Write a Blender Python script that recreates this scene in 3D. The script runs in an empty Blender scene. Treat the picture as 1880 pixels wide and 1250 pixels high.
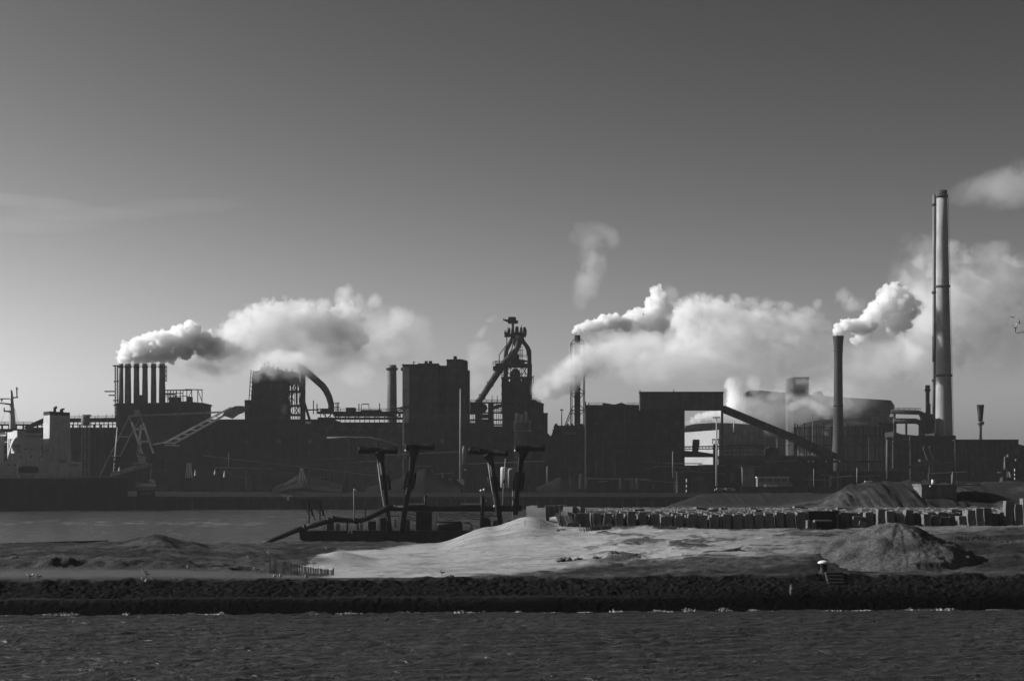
SKY_AIR, SKY_DUST, SKY_PRE, SKY_POW, SKY_STR, SKY_MAX = 0.7, 1.6, 2.95, 2.6, 0.07, 3.0
HAZE, HAZE_TOP = 0.00003, 330
EXPO, STEP, VB, STEAM_ALB = 0.7, 0.5, 10, .95
DENOISE = True
import bpy, bmesh, math, random
import numpy as np
from mathutils import Vector, Matrix, noise as mnoise

# ------------------------------------------------------------------ basics
F, CX, HY, CH = 3508.0, 940.0, 880.0, 15.0      # focal length and horizon in photo pixels, eye height in metres
scene = bpy.context.scene
COL = scene.collection
rnd = random.Random(7)
OFF = {}

def X(px, Y): return (px - CX) / F * Y
def Z(py, Y): return CH - (py - HY) / F * Y
def P(px, py, Y): return Vector((X(px, Y), Y, Z(py, Y)))
def m(n, Y): return n / F * Y                      # n photo pixels at distance Y, in metres

class MB:
    """collects shapes that become one mesh"""
    def __init__(s): s.v = []; s.f = []; s.sm = []
    def add(s, verts, faces, smooth=False):
        k = len(s.v)
        s.v.extend([tuple(p) for p in verts])
        s.f.extend([tuple(i + k for i in q) for q in faces])
        s.sm.extend([smooth] * len(faces))
        return s
    def box(s, x0, x1, y0, y1, z0, z1):
        v = [(x0,y0,z0),(x1,y0,z0),(x1,y1,z0),(x0,y1,z0),(x0,y0,z1),(x1,y0,z1),(x1,y1,z1),(x0,y1,z1)]
        return s.add(v, [(0,3,2,1),(4,5,6,7),(0,1,5,4),(1,2,6,5),(2,3,7,6),(3,0,4,7)])
    def pbox(s, px0, px1, py0, py1, Y, d):
        """front face given in photo pixels at distance Y, depth d behind it"""
        return s.box(X(px0,Y), X(px1,Y), Y, Y+d, Z(py1,Y), Z(py0,Y))
    def prism(s, poly, y0, y1):
        """poly: list of (x,z), extruded from y0 to y1"""
        n = len(poly)
        v = [(x,y0,z) for x,z in poly] + [(x,y1,z) for x,z in poly]
        a = sum(poly[i][0]*poly[(i+1)%n][1]-poly[(i+1)%n][0]*poly[i][1] for i in range(n))
        fr, bk = tuple(range(n)), tuple(range(2*n-1, n-1, -1))
        sd = [(i, n+i, n+(i+1)%n, (i+1)%n) for i in range(n)]
        if a < 0:
            fr, bk = fr[::-1], bk[::-1]; sd = [q[::-1] for q in sd]
        return s.add(v, [fr, bk] + sd)
    def pprism(s, pts, Y, d):
        return s.prism([(X(a,Y), Z(b,Y)) for a,b in pts], Y, Y+d)
    def beam(s, a, b, w, h=None):
        a, b = Vector(a), Vector(b); h = h or w
        d = b - a
        if d.length < 1e-6: return s
        d.normalize()
        u = d.cross(Vector((0,1,0)))
        if u.length < .05: u = d.cross(Vector((0,0,1)))
        u.normalize(); q = u.cross(d)
        u *= w/2; q *= h/2
        v = [a-u-q, a+u-q, a+u+q, a-u+q, b-u-q, b+u-q, b+u+q, b-u+q]
        return s.add(v, [(0,3,2,1),(4,5,6,7),(0,1,5,4),(1,2,6,5),(2,3,7,6),(3,0,4,7)])
    def pbeam(s, p, q, Y, w, Y2=None):
        return s.beam(P(p[0],p[1],Y), P(q[0],q[1],Y2 or Y), w)
    def tube(s, pts, r, n=10):
        pts = [Vector(p) for p in pts]; N = len(pts)
        rr = list(r) if hasattr(r, '__len__') else [r]*N
        v = []; f = []; prev = None
        for i, p in enumerate(pts):
            t = (pts[min(i+1,N-1)] - pts[max(i-1,0)]).normalized()
            u = prev - t*prev.dot(t) if prev is not None else t.cross(Vector((0,1,0)))
            if u.length < .05: u = t.cross(Vector((1,0,.3)))
            u.normalize(); prev = u; w = t.cross(u)
            for k in range(n):
                a = 2*math.pi*k/n
                v.append(p + u*math.cos(a)*rr[i] + w*math.sin(a)*rr[i])
        for i in range(N-1):
            for k in range(n):
                f.append((i*n+k, i*n+(k+1)%n, (i+1)*n+(k+1)%n, (i+1)*n+k))
        s.add(v, f, True)
        k0 = len(s.v) - len(v)
        s.f.append(tuple(k0+k for k in range(n))[::-1]); s.sm.append(False)
        s.f.append(tuple(k0+(N-1)*n+k for k in range(n))); s.sm.append(False)
        return s
    def ptube(s, pts, Y, rpx, n=10):
        rr = [m(q,Y) for q in rpx] if hasattr(rpx,'__len__') else m(rpx,Y)
        return s.tube([P(a,b,Y) for a,b in pts], rr, n)
    def lathe(s, x, y, prof, n=24, smooth=True):
        v = []; f = []; N = len(prof)
        for r, z in prof:
            for k in range(n):
                a = 2*math.pi*k/n
                v.append((x+r*math.cos(a), y+r*math.sin(a), z))
        for i in range(N-1):
            for k in range(n):
                f.append((i*n+k, i*n+(k+1)%n, (i+1)*n+(k+1)%n, (i+1)*n+k))
        s.add(v, f, smooth); k0 = len(s.v)-len(v)
        s.f.append(tuple(k0+k for k in range(n))[::-1]); s.sm.append(False)
        s.f.append(tuple(k0+(N-1)*n+k for k in range(n))); s.sm.append(False)
        return s
    def plathe(s, px, Y, prof, n=24, smooth=True):
        """prof in photo pixels (radius, y); listed from the bottom up"""
        return s.lathe(X(px,Y), Y, [(m(r,Y), Z(y,Y)) for r,y in prof], n, smooth)
    def ball(s, c, rx, ry=None, rz=None, nu=10, nv=7):
        ry = ry or rx; rz = rz or rx
        c = Vector(c); v = [c+Vector((0,0,-rz))]; f = []
        for j in range(1,nv):
            t = -math.pi/2+math.pi*j/nv
            for k in range(nu):
                a = 2*math.pi*k/nu
                v.append(c+Vector((rx*math.cos(t)*math.cos(a), ry*math.cos(t)*math.sin(a), rz*math.sin(t))))
        v.append(c+Vector((0,0,rz))); T = len(v)-1
        for k in range(nu): f.append((0, 1+(k+1)%nu, 1+k))
        for j in range(nv-2):
            for k in range(nu):
                a = 1+j*nu+k; b = 1+j*nu+(k+1)%nu
                f.append((a,b,b+nu,a+nu))
        for k in range(nu): f.append((T, 1+(nv-2)*nu+k, 1+(nv-2)*nu+(k+1)%nu))
        return s.add(v, f, True)
    def railing(s, a, b, h=1.2, w=.12, step=3.0):
        a, b = Vector(a), Vector(b); up = Vector((0,0,h))
        s.beam(a+up, b+up, w); s.beam(a+up*.5, b+up*.5, w*.8)
        n = max(1, int((b-a).length/step))
        for i in range(n+1):
            p = a.lerp(b, i/n); s.beam(p, p+up, w)
        return s
    def truss(s, a, b, h, w, n, d=0):
        """two chords with a zigzag between"""
        a, b = Vector(a), Vector(b); up = Vector((0,0,h))
        for dy in ([0,d] if d else [0]):
            o = Vector((0,dy,0))
            s.beam(a+o, b+o, w); s.beam(a+up+o, b+up+o, w)
            for i in range(n):
                p, q = a.lerp(b,i/n), a.lerp(b,(i+1)/n)
                s.beam(p+o, p+up+o, w*.7)
                s.beam((p if i%2 else p+up)+o, (q+up if i%2 else q)+o, w*.7)
            s.beam(b+o, b+up+o, w*.7)
        return s
    def build(s, name, mat, parent=None, smooth=None):
        off = OFF.get(parent.name, Vector((0,0,0))) if parent else Vector((0,0,0))
        me = bpy.data.meshes.new(name)
        me.from_pydata([(x-off[0],y-off[1],z-off[2]) for x,y,z in s.v], [], s.f)
        me.polygons.foreach_set('use_smooth', [bool(q) if smooth is None else smooth for q in s.sm])
        me.materials.append(mat); me.update()
        o = bpy.data.objects.new(name, me); COL.objects.link(o)
        if parent: o.parent = parent
        OFF[o.name] = off
        return o

def tag(o, label=None, cat=None, group=None, kind=None):
    if label: o['label'] = label
    if cat:
        o['category'] = cat
        if not kind: o['kind'] = 'thing'
    if group: o['group'] = group
    if kind: o['kind'] = kind
    return o

def thing(name, label, cat, loc, group=None):
    o = bpy.data.objects.new(name, None); COL.objects.link(o)
    o.location = loc; o.empty_display_size = 1
    OFF[o.name] = Vector(loc)
    return tag(o, label, cat, group)

def copy_thing(o, loc, label=None, rotz=None, scale=None):
    r = o.copy(); COL.objects.link(r); r.location = loc
    if rotz is not None: r.rotation_euler = (0,0,rotz)
    if scale is not None: r.scale = scale
    if label: r['label'] = label
    for c in list(o.children):
        d = c.copy(); COL.objects.link(d); d.parent = r
        for g in list(c.children):
            e = g.copy(); COL.objects.link(e); e.parent = d
    return r

# ------------------------------------------------------------------ numpy noise
def _hash(ix, iy, iz, seed):
    h = (ix*374761393 + iy*668265263 + iz*2147483647 + seed*974711) & 0xFFFFFFFF
    h = ((h ^ (h >> 13)) * 1274126177) & 0xFFFFFFFF
    h = (h ^ (h >> 16)) & 0xFFFFFFFF
    return h / 4294967295.0 * 2 - 1
def vnoise(x, y, z=None, seed=0):
    x = np.asarray(x, float); y = np.asarray(y, float)
    z = np.zeros_like(x) if z is None else np.asarray(z, float)
    ix, iy, iz = np.floor(x).astype(np.int64), np.floor(y).astype(np.int64), np.floor(z).astype(np.int64)
    fx, fy, fz = x-ix, y-iy, z-iz
    sx, sy, sz = fx**3*(fx*(fx*6-15)+10), fy**3*(fy*(fy*6-15)+10), fz**3*(fz*(fz*6-15)+10)
    r = 0
    for a in (0,1):
        for b in (0,1):
            for c in (0,1):
                w = (sx if a else 1-sx)*(sy if b else 1-sy)*(sz if c else 1-sz)
                r = r + w*_hash(ix+a, iy+b, iz+c, seed)
    return r
def fbm(x, y, z=None, oct=4, seed=0, gain=.5, billow=False):
    r = 0; a = 1; t = 0; k = 1
    for i in range(oct):
        n = vnoise(np.asarray(x)*k+i*17.3, np.asarray(y)*k+i*9.1, None if z is None else np.asarray(z)*k+i*5.7, seed+i)
        r = r + a*(np.abs(n)*2-.6 if billow else n); t += a; a *= gain; k *= 2.03
    return r/t
def cells(x, y, seed=0):
    """distance to nearest jittered cell centre, second distance and a random value of that cell"""
    x = np.asarray(x, float); y = np.asarray(y, float)
    ix, iy = np.floor(x).astype(np.int64), np.floor(y).astype(np.int64)
    d1 = np.full(x.shape, 9.); d2 = np.full(x.shape, 9.); idv = np.zeros(x.shape)
    for a in (-1,0,1):
        for b in (-1,0,1):
            cx, cy = ix+a, iy+b
            jx = cx+.5+.42*_hash(cx,cy,cx*0,seed); jy = cy+.5+.42*_hash(cx,cy,cx*0+1,seed)
            d = np.hypot(x-jx, y-jy); h = _hash(cx,cy,cx*0+2,seed)
            near = d < d1
            d2 = np.where(near, d1, np.minimum(d2, d)); idv = np.where(near, h, idv); d1 = np.where(near, d, d1)
    return d1, d2, idv

def grid_mesh(name, xs, ys, zfun, mat, attrs=None, smooth=True):
    """sheet over the (possibly uneven) grid xs, ys; zfun(x,y)->z or (x,y,z)"""
    gx, gy = np.meshgrid(xs, ys)
    r = zfun(gx, gy)
    if isinstance(r, tuple): vx, vy, vz = r
    else: vx, vy, vz = gx, gy, r
    n, k = gx.shape
    co = np.stack([vx, vy, vz], -1).reshape(-1,3).astype(np.float32)
    idx = np.arange(n*k).reshape(n,k)
    q = np.stack([idx[:-1,:-1], idx[:-1,1:], idx[1:,1:], idx[1:,:-1]], -1).reshape(-1,4)
    me = bpy.data.meshes.new(name)
    me.vertices.add(len(co)); me.vertices.foreach_set('co', co.ravel())
    me.loops.add(q.size); me.loops.foreach_set('vertex_index', q.ravel().astype(np.int32))
    me.polygons.add(len(q)); me.polygons.foreach_set('loop_start', np.arange(0,q.size,4,dtype=np.int32))
    me.polygons.foreach_set('use_smooth', np.full(len(q), smooth))
    me.update(calc_edges=True)
    for an, av in (attrs(vx, vy, vz) if attrs else {}).items():
        a = me.attributes.new(an, 'FLOAT', 'POINT'); a.data.foreach_set('value', np.asarray(av, np.float32).ravel())
    me.materials.append(mat)
    o = bpy.data.objects.new(name, me); COL.objects.link(o)
    return o

# ------------------------------------------------------------------ materials
def N(nt, t, **kw):
    n = nt.nodes.new(t)
    for k, v in kw.items():
        if k.startswith('i_'):
            n.inputs[k[2:].replace('_',' ')].default_value = v
        else: setattr(n, k, v)
    return n
def math_node(nt, op, a, b=None, clamp=False):
    n = nt.nodes.new('ShaderNodeMath'); n.operation = op; n.use_clamp = clamp
    for i, q in enumerate((a,b)):
        if q is None: continue
        if isinstance(q, (int,float)): n.inputs[i].default_value = q
        else: nt.links.new(q, n.inputs[i])
    return n.outputs[0]
def maprange(nt, v, a, b, c, d, smooth=False):
    n = nt.nodes.new('ShaderNodeMapRange'); n.clamp = True
    if smooth: n.interpolation_type = 'SMOOTHSTEP'
    nt.links.new(v, n.inputs[0])
    for i, q in enumerate((a,b,c,d)): n.inputs[i+1].default_value = q
    return n.outputs[0]
def new_mat(name):
    mt = bpy.data.materials.new(name); mt.use_nodes = True
    nt = mt.node_tree; nt.nodes.clear()
    out = nt.nodes.new('ShaderNodeOutputMaterial')
    return mt, nt, out
def grey(name, base, rough=.8, var=.3, scale=.25, streak=.25, bump=0., metallic=0., spec=.05, panel=0., panel_w=6., panel_h=3.):
    """weathered grey surface: blotches, rain streaks, optional cladding panels"""
    mt, nt, out = new_mat(name)
    tc = N(nt,'ShaderNodeTexCoord')
    n1 = N(nt,'ShaderNodeTexNoise', i_Scale=scale, i_Detail=5., i_Roughness=.6)
    nt.links.new(tc.outputs['Object'], n1.inputs['Vector'])
    v = maprange(nt, n1.outputs[0], .3, .7, 1-var, 1+var)
    n0 = N(nt,'ShaderNodeTexNoise', i_Scale=scale*.11, i_Detail=2.); nt.links.new(tc.outputs['Object'], n0.inputs['Vector'])
    v = math_node(nt,'MULTIPLY', v, maprange(nt, n0.outputs[0], .32, .68, 1-var*.8, 1+var*.8))
    if streak:
        mp = N(nt,'ShaderNodeMapping'); mp.inputs['Scale'].default_value = (1.1,1.1,.05)
        nt.links.new(tc.outputs['Object'], mp.inputs[0])
        n2 = N(nt,'ShaderNodeTexNoise', i_Scale=1., i_Detail=3.)
        nt.links.new(mp.outputs[0], n2.inputs['Vector'])
        v = math_node(nt,'MULTIPLY', v, maprange(nt, n2.outputs[0], .3,.7, 1-streak, 1+streak))
    if panel:
        sp = N(nt,'ShaderNodeSeparateXYZ'); nt.links.new(tc.outputs['Object'], sp.inputs[0])
        cb = N(nt,'ShaderNodeCombineXYZ')
        nt.links.new(math_node(nt,'ADD',sp.outputs[0],sp.outputs[1]), cb.inputs[0]); nt.links.new(sp.outputs[2], cb.inputs[1])
        br = N(nt,'ShaderNodeTexBrick', offset=.0, i_Scale=1.)
        br.inputs['Color1'].default_value = (1,1,1,1); br.inputs['Color2'].default_value = (1-panel*.6,)*3+(1,)
        br.inputs['Mortar'].default_value = (1-panel,)*3+(1,)
        br.inputs['Brick Width'].default_value = panel_w; br.inputs['Row Height'].default_value = panel_h
        br.inputs['Mortar Size'].default_value = .18
        nt.links.new(cb.outputs[0], br.inputs['Vector'])
        bw = N(nt,'ShaderNodeRGBToBW'); nt.links.new(br.outputs[0], bw.inputs[0])
        v = math_node(nt,'MULTIPLY', v, bw.outputs[0])
    v = math_node(nt,'MULTIPLY', v, base)
    bs = N(nt,'ShaderNodeBsdfPrincipled', i_Roughness=rough, i_Metallic=metallic)
    bs.inputs['Specular IOR Level'].default_value = spec
    nt.links.new(v, bs.inputs['Base Color'])
    if bump:
        n3 = N(nt,'ShaderNodeTexNoise', i_Scale=scale*14, i_Detail=4.)
        nt.links.new(tc.outputs['Object'], n3.inputs['Vector'])
        bp = N(nt,'ShaderNodeBump', i_Strength=bump, i_Distance=.2)
        nt.links.new(n3.outputs[0], bp.inputs['Height']); nt.links.new(bp.outputs[0], bs.inputs['Normal'])
    nt.links.new(bs.outputs[0], out.inputs['Surface'])
    return mt

M = dict(
    dark_wall = grey('dark_cladding', .048, var=.45, streak=.4, panel=.45, panel_w=7., panel_h=4.),
    darker_wall = grey('sooty_cladding', .027, var=.5, streak=.45, panel=.45, panel_w=9., panel_h=5.),
    mid_wall = grey('grey_cladding', .06, panel=.3, panel_w=6., panel_h=6.),
    pale_wall = grey('pale_cladding', .36, var=.1, streak=.08, panel=.3, panel_w=9., panel_h=60.),
    hall_wall = grey('hall_cladding', .10, panel=.25, panel_w=8., panel_h=5.),
    steel = grey('dark_steel', .026, rough=.6, var=.35, scale=.6),
    rust = grey('rusty_steel', .04, rough=.75, var=.5, scale=.5),
    black = grey('black_steel', .009, rough=.55, var=.4, scale=.7, spec=.08),
    grey_steel = grey('painted_grey_steel', .22, rough=.5, var=.2),
    white = grey('white_paint', .5, rough=.45, var=.08, streak=.1, spec=.4),
    offwhite = grey('weathered_shaded_white', .33, rough=.6, var=.15, streak=.15),  # duller white, also standing in for shade on the ship
    concrete = grey('concrete', .11, rough=.9, var=.2, scale=.5, bump=.2),
    stack_conc = grey('chimney_concrete', .23, rough=.9, var=.2, scale=.12, streak=.22),
    brick = grey('dark_brick', .05, rough=.9, var=.2, scale=.3),
    band = grey('chimney_band', .05, rough=.8),
    tank = grey('tank_paint', .13, rough=.6, var=.2),
    pane = grey('window_glass', .03, rough=.12, var=.2, spec=.6, streak=0),
    hull = grey('hull_paint', .012, rough=.6, var=.4, streak=.3),
    wood = grey('grey_wood', .17, rough=.9, var=.45, scale=1.5, streak=.4),
    dark_wood = grey('wet_wood', .03, rough=.9, var=.4, scale=1.5),
    slab = grey('slab_concrete', .11, rough=.95, var=.3, scale=.8, streak=.2, bump=.3),
    soil = grey('bare_soil', .075, rough=1., var=.45, scale=.35, streak=0, bump=.6),
)
# ------------------------------------------------------------------ camera, light, sky, air
scene.view_settings.view_transform = 'Standard'; scene.view_settings.look = 'None'
scene.view_settings.exposure = EXPO; scene.view_settings.gamma = 1
cam = bpy.data.cameras.new('camera'); camo = bpy.data.objects.new('camera', cam); COL.objects.link(camo)
cam.sensor_width = 36; cam.lens = 36*F/1880; cam.shift_y = (HY-625)/1880
cam.clip_start = 1; cam.clip_end = 30000
camo.location = (0,0,CH); camo.rotation_euler = (math.pi/2,0,0)
scene.camera = camo

SUN_EL, SUN_AZ = math.radians(27), math.radians(80)     # azimuth: to the left of the view direction
sun = bpy.data.lights.new('sun','SUN'); suno = bpy.data.objects.new('sun', sun); COL.objects.link(suno)
sun.energy = 5.0; sun.angle = math.radians(.5); sun.color = (1,1,1)
sd = Vector((-math.sin(SUN_AZ)*math.cos(SUN_EL), math.cos(SUN_AZ)*math.cos(SUN_EL), math.sin(SUN_EL)))
suno.rotation_euler = sd.to_track_quat('Z','Y').to_euler()

world = bpy.data.worlds.new('World'); scene.world = world; world.use_nodes = True
nt = world.node_tree; nt.nodes.clear()
sky = nt.nodes.new('ShaderNodeTexSky'); sky.sky_type = 'NISHITA'; sky.sun_disc = False
sky.sun_elevation = SUN_EL; sky.sun_rotation = -SUN_AZ
sky.air_density = SKY_AIR; sky.dust_density = SKY_DUST; sky.ozone_density = 1.5; sky.altitude = 0
sepc = nt.nodes.new('ShaderNodeSeparateColor'); nt.links.new(sky.outputs[0], sepc.inputs[0])   # black-and-white film behind a red filter
v = math_node(nt, 'MULTIPLY', math_node(nt,'MINIMUM', math_node(nt, 'POWER', math_node(nt,'MULTIPLY', sepc.outputs[0], 1/SKY_PRE), SKY_POW), SKY_MAX), SKY_PRE)
bg = nt.nodes.new('ShaderNodeBackground'); bg.inputs[1].default_value = SKY_STR
nt.links.new(v, bg.inputs[0])
wo = nt.nodes.new('ShaderNodeOutputWorld'); nt.links.new(bg.outputs[0], wo.inputs[0])

def volume_mat(name, density, albedo=.98, aniso=.3):
    mt, nt, out = new_mat(name)
    pv = N(nt,'ShaderNodeVolumePrincipled')
    pv.inputs['Color'].default_value = (albedo,)*3+(1,); pv.inputs['Density'].default_value = density
    pv.inputs['Anisotropy'].default_value = aniso
    nt.links.new(pv.outputs[0], out.inputs['Volume'])
    return mt
if HAZE:
    hz = MB().box(-5600,5600,-120,6700,-4,HAZE_TOP).build('haze', volume_mat('haze_air', HAZE, .9, .2))
    tag(hz, kind='stuff')
cy = scene.cycles
cy.max_bounces = 8; cy.diffuse_bounces = 2; cy.glossy_bounces = 3; cy.transparent_max_bounces = 12
cy.volume_bounces = VB; cy.volume_step_rate = STEP; cy.volume_max_steps = 256
cy.use_denoising = DENOISE
try: cy.denoiser = 'OPENIMAGEDENOISE'
except Exception: pass
cy.sample_clamp_indirect = 2.0; cy.sample_clamp_direct = 4.0; cy.use_adaptive_sampling = False
# ------------------------------------------------------------------ water
def water_mat():
    mt, nt, out = new_mat('water')
    tc = N(nt,'ShaderNodeTexCoord')
    mp = N(nt,'ShaderNodeMapping'); mp.inputs['Scale'].default_value = (.55,1.,1.); mp.inputs['Rotation'].default_value = (0,0,.2)
    nt.links.new(tc.outputs['Object'], mp.inputs[0])
    n1 = N(nt,'ShaderNodeTexNoise', i_Scale=.6, i_Detail=6., i_Roughness=.6, i_Distortion=.6)
    n2 = N(nt,'ShaderNodeTexNoise', i_Scale=.06, i_Detail=3.)
    for n in (n1,n2): nt.links.new(mp.outputs[0], n.inputs[0])
    bp = N(nt,'ShaderNodeBump', i_Strength=1., i_Distance=WAVE_BUMP)
    nt.links.new(n1.outputs[0], bp.inputs['Height'])
    bs = N(nt,'ShaderNodeBsdfPrincipled', i_IOR=1.33)
    bs.inputs['Base Color'].default_value = (.028,.028,.028,1)
    nt.links.new(maprange(nt,n2.outputs[0],.35,.65,.18,.28), bs.inputs['Roughness'])
    bs.inputs['Specular IOR Level'].default_value = .5
    nt.links.new(bp.outputs[0], bs.inputs['Normal'])
    nt.links.new(bs.outputs[0], out.inputs['Surface'])
    return mt
WAVE_BUMP = .85
def wave_z(x, y):
    z = 0
    for L, a, th, sd in ((9.,.10,1.9,1),(5.2,.085,1.3,2),(3.3,.07,1.75,3),(2.2,.05,1.1,4),(1.3,.03,2.1,5)):
        u = x*math.cos(th)+y*math.sin(th); w = -x*math.sin(th)+y*math.cos(th)
        ph = vnoise(u/(L*3), w/(L*2.2), seed=sd)*3.2
        am = .45+.75*np.abs(vnoise(u/(L*2.3)+9, w/(L*1.7), seed=sd+20))
        s = np.sin(2*math.pi*u/L+ph)
        z = z + a*am*(1-np.abs(s)*1.6)
    return z*WAVE_AMP
WAVE_AMP = 1.45
def graded(a, b, step, g, far):
    """even steps between a and b, growing steps outside to far[0] and far[1]"""
    c = list(np.arange(a, b+1e-6, step))
    s, q = step, c[0]
    while q > far[0]: s *= g; q -= s; c.insert(0, q)
    s, q = step, c[-1]
    while q < far[1]: s *= g; q += s; c.append(q)
    return np.array(c)
wx = graded(-62, 62, .28, 1.12, (-2500, 2500)); wy = graded(135, 222, .28, 1.1, (-60, 1010))
def water_z(x, y):
    fade = np.clip((260-y)/25,0,1)*np.clip((90-np.abs(x))/25,0,1)*np.clip((y-100)/20,0,1)
    return wave_z(x,y)*fade
water = grid_mesh('water', wx, wy, water_z, water_mat()); tag(water, kind='structure')

# ------------------------------------------------------------------ island: ground of sand, earth and stones
BANK = lambda px: 215 + (px-940)/940*5.0            # distance of the near waterline
COLS = {   # photo column: (distance, photo row) pairs down the ground profile
 -400:[(232,1062),(245,1047),(248,1036),(275,1018),(300,1010),(332,1000),(345,1001),(352,1015)],
 0:   [(229,1064),(244,1047),(247,1035),(270,1020),(300,1007),(330,998),(342,999),(350,1012)],
 130: [(229,1064),(244,1046),(247,1033),(270,1019),(290,1006),(318,999),(332,997),(342,999),(352,1012)],
 220: [(229,1063),(244,1046),(247,1034),(270,1019),(290,1009),(312,996),(325,994),(342,996),(352,1010)],
 285: [(229,1063),(244,1046),(247,1036),(270,1021),(288,1010),(300,994),(312,981),(322,986),(340,996),(352,1010)],
 345: [(229,1063),(244,1046),(247,1038),(270,1024),(290,1013),(312,996),(330,994),(345,997),(356,1010)],
 400: [(229,1063),(244,1047),(250,1038),(275,1024),(300,1014),(330,1003),(360,998),(380,1004)],
 490: [(229,1062),(238,1058),(250,1044),(275,1026),(300,1016),(340,1004),(400,996),(430,995),(445,1000)],
 560: [(229,1062),(237,1058),(245,1053),(252,1044),(262,1030),(272,1028),(300,1020),(340,1006),(400,997),(440,994),(452,999)],
 620: [(229,1062),(236,1059),(244,1052),(254,1036),(266,1014.5),(276,1018),(300,1018),(345,1004),(410,996),(440,994),(452,999)],
 700: [(229,1062),(236,1058),(246,1050),(258,1036),(280,1018),(310,1009),(345,1003),(400,998),(440,994),(452,999)],
 800: [(229,1062),(236,1057),(248,1047),(262,1034),(285,1014),(310,1003),(330,997),(345,1000),(400,1000),(440,998),(452,1002)],
 900: [(229,1064),(236,1056),(250,1044),(266,1028),(290,1002),(312,980),(330,967),(342,968),(380,985),(440,998),(456,1003)],
 970: [(229,1068),(236,1057),(250,1042),(266,1024),(290,1000),(312,970),(330,950),(345,950),(400,960),(440,985),(470,1000)],
 1030:[(229,1070),(236,1056),(250,1040),(268,1020),(290,998),(312,978),(328,966),(345,960),(415,944),(470,950),(500,975)],
 1120:[(229,1068),(236,1052),(250,1034),(268,1014),(290,995),(312,980),(326,971),(332,970),(415,941),(480,932),(530,955)],
 1300:[(229,1066),(235,1050),(248,1024),(262,1016),(285,1000),(306,986),(322,974),(332,970),(415,940),(470,932),(520,924),(534,909),(560,907),(640,915)],
 1420:[(229,1062),(234,1052),(246,1022),(258,1013),(285,997),(306,984),(322,973),(332,970),(415,939),(470,931),(518,922),(532,907),(560,906),(660,908)],
 1500:[(229,1060),(234,1053),(243,1030),(252,1011),(285,992),(306,981),(322,971),(332,968),(415,938),(430,933),(470,920),(520,914),(532,906),(560,906),(660,908)],
 1560:[(229,1059),(234,1055),(243,1040),(256,1012),(285,990),(306,980),(322,970),(332,968),(415,937),(424,930),(437,901),(450,890),(480,895),(520,905),(660,908)],
 1620:[(229,1057),(234,1055),(245,1040),(258,1012),(285,989),(306,978),(322,969),(332,967),(415,936),(424,928),(438,892),(452,884),(480,892),(520,903),(660,908)],
 1700:[(229,1056),(234,1055),(246,1040),(262,1008),(285,986),(306,976),(322,968),(332,966),(415,935),(426,928),(440,893),(454,886),(480,892),(520,903),(660,908)],
 1760:[(229,1056),(234,1054),(246,1034),(262,1000),(285,981),(306,972),(322,966),(332,965),(415,934),(428,930),(444,900),(456,888),(480,892),(520,903),(660,908)],
 1880:[(229,1056),(234,1053),(246,1028),(260,998),(280,982),(306,971),(322,965),(332,963),(415,933),(426,926),(440,900),(454,885),(480,892),(520,903),(660,908)],
 2300:[(229,1056),(234,1052),(246,1026),(260,998),(280,982),(306,970),(322,964),(332,962),(415,932),(426,926),(440,900),(454,885),(480,892),(520,903),(660,908)],
}
ck = sorted(COLS); RY = np.concatenate([np.arange(226,300,1.),np.arange(300,700,2.)])
def colprof(k):
    d = COLS[k]; ys = [q[0] for q in d]; zs = [Z(q[1],q[0]) for q in d]
    z = np.interp(RY, ys, zs)
    end = RY > ys[-1]
    z[end] = np.maximum(zs[-1]-(RY[end]-ys[-1])*.25, -2)
    return z
TAB = np.stack([colprof(k) for k in ck])
ker = np.array([1,2,3,2,1.])/9
TAB = np.stack([np.convolve(np.pad(t,2,'edge'), ker, 'valid') for t in TAB])
def ground_base(x, y):
    px = CX + F*x/y
    pc = np.clip(px, ck[0], ck[-1]-1e-3)
    j = np.clip(np.searchsorted(ck, pc, 'right')-1, 0, len(ck)-2)
    k0 = np.array(ck, float)[j]; k1 = np.array(ck, float)[j+1]
    t = (pc-k0)/(k1-k0); t = t*t*(3-2*t)
    yy = np.clip(y, RY[0], RY[-1])
    iy = np.clip(np.interp(yy, RY, np.arange(len(RY))), 0, len(RY)-1.001)
    a = iy.astype(int); b = iy-a
    v0 = TAB[j,a]*(1-b)+TAB[j,a+1]*b; v1 = TAB[j+1,a]*(1-b)+TAB[j+1,a+1]*b
    return v0*(1-t)+v1*t
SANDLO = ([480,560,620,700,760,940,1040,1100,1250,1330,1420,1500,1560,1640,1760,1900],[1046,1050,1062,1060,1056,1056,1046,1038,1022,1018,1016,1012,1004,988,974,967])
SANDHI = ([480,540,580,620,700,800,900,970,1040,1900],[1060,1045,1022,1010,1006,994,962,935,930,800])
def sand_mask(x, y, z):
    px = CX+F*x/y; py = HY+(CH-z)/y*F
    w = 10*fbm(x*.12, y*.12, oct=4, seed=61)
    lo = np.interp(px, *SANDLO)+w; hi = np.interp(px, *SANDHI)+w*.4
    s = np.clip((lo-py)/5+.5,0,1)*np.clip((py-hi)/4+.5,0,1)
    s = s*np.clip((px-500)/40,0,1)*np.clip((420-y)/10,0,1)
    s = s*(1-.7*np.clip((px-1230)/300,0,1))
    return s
def streaks(x, y):
    """wind-blown tufts, dirt and painted ridge shade on the sand, lying along the slope"""
    u = x*.9+y*.35; w = -x*.35+y*.9
    n = fbm(u*.13, w*.34, oct=7, seed=71, gain=.72)
    big = fbm(x*.04, y*.055, oct=3, seed=75)
    px = CX+F*x/y
    return np.clip((n+big*.5-.17)*7,0,1)*(.3+.7*np.clip((px-1000)/160,0,1))
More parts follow.
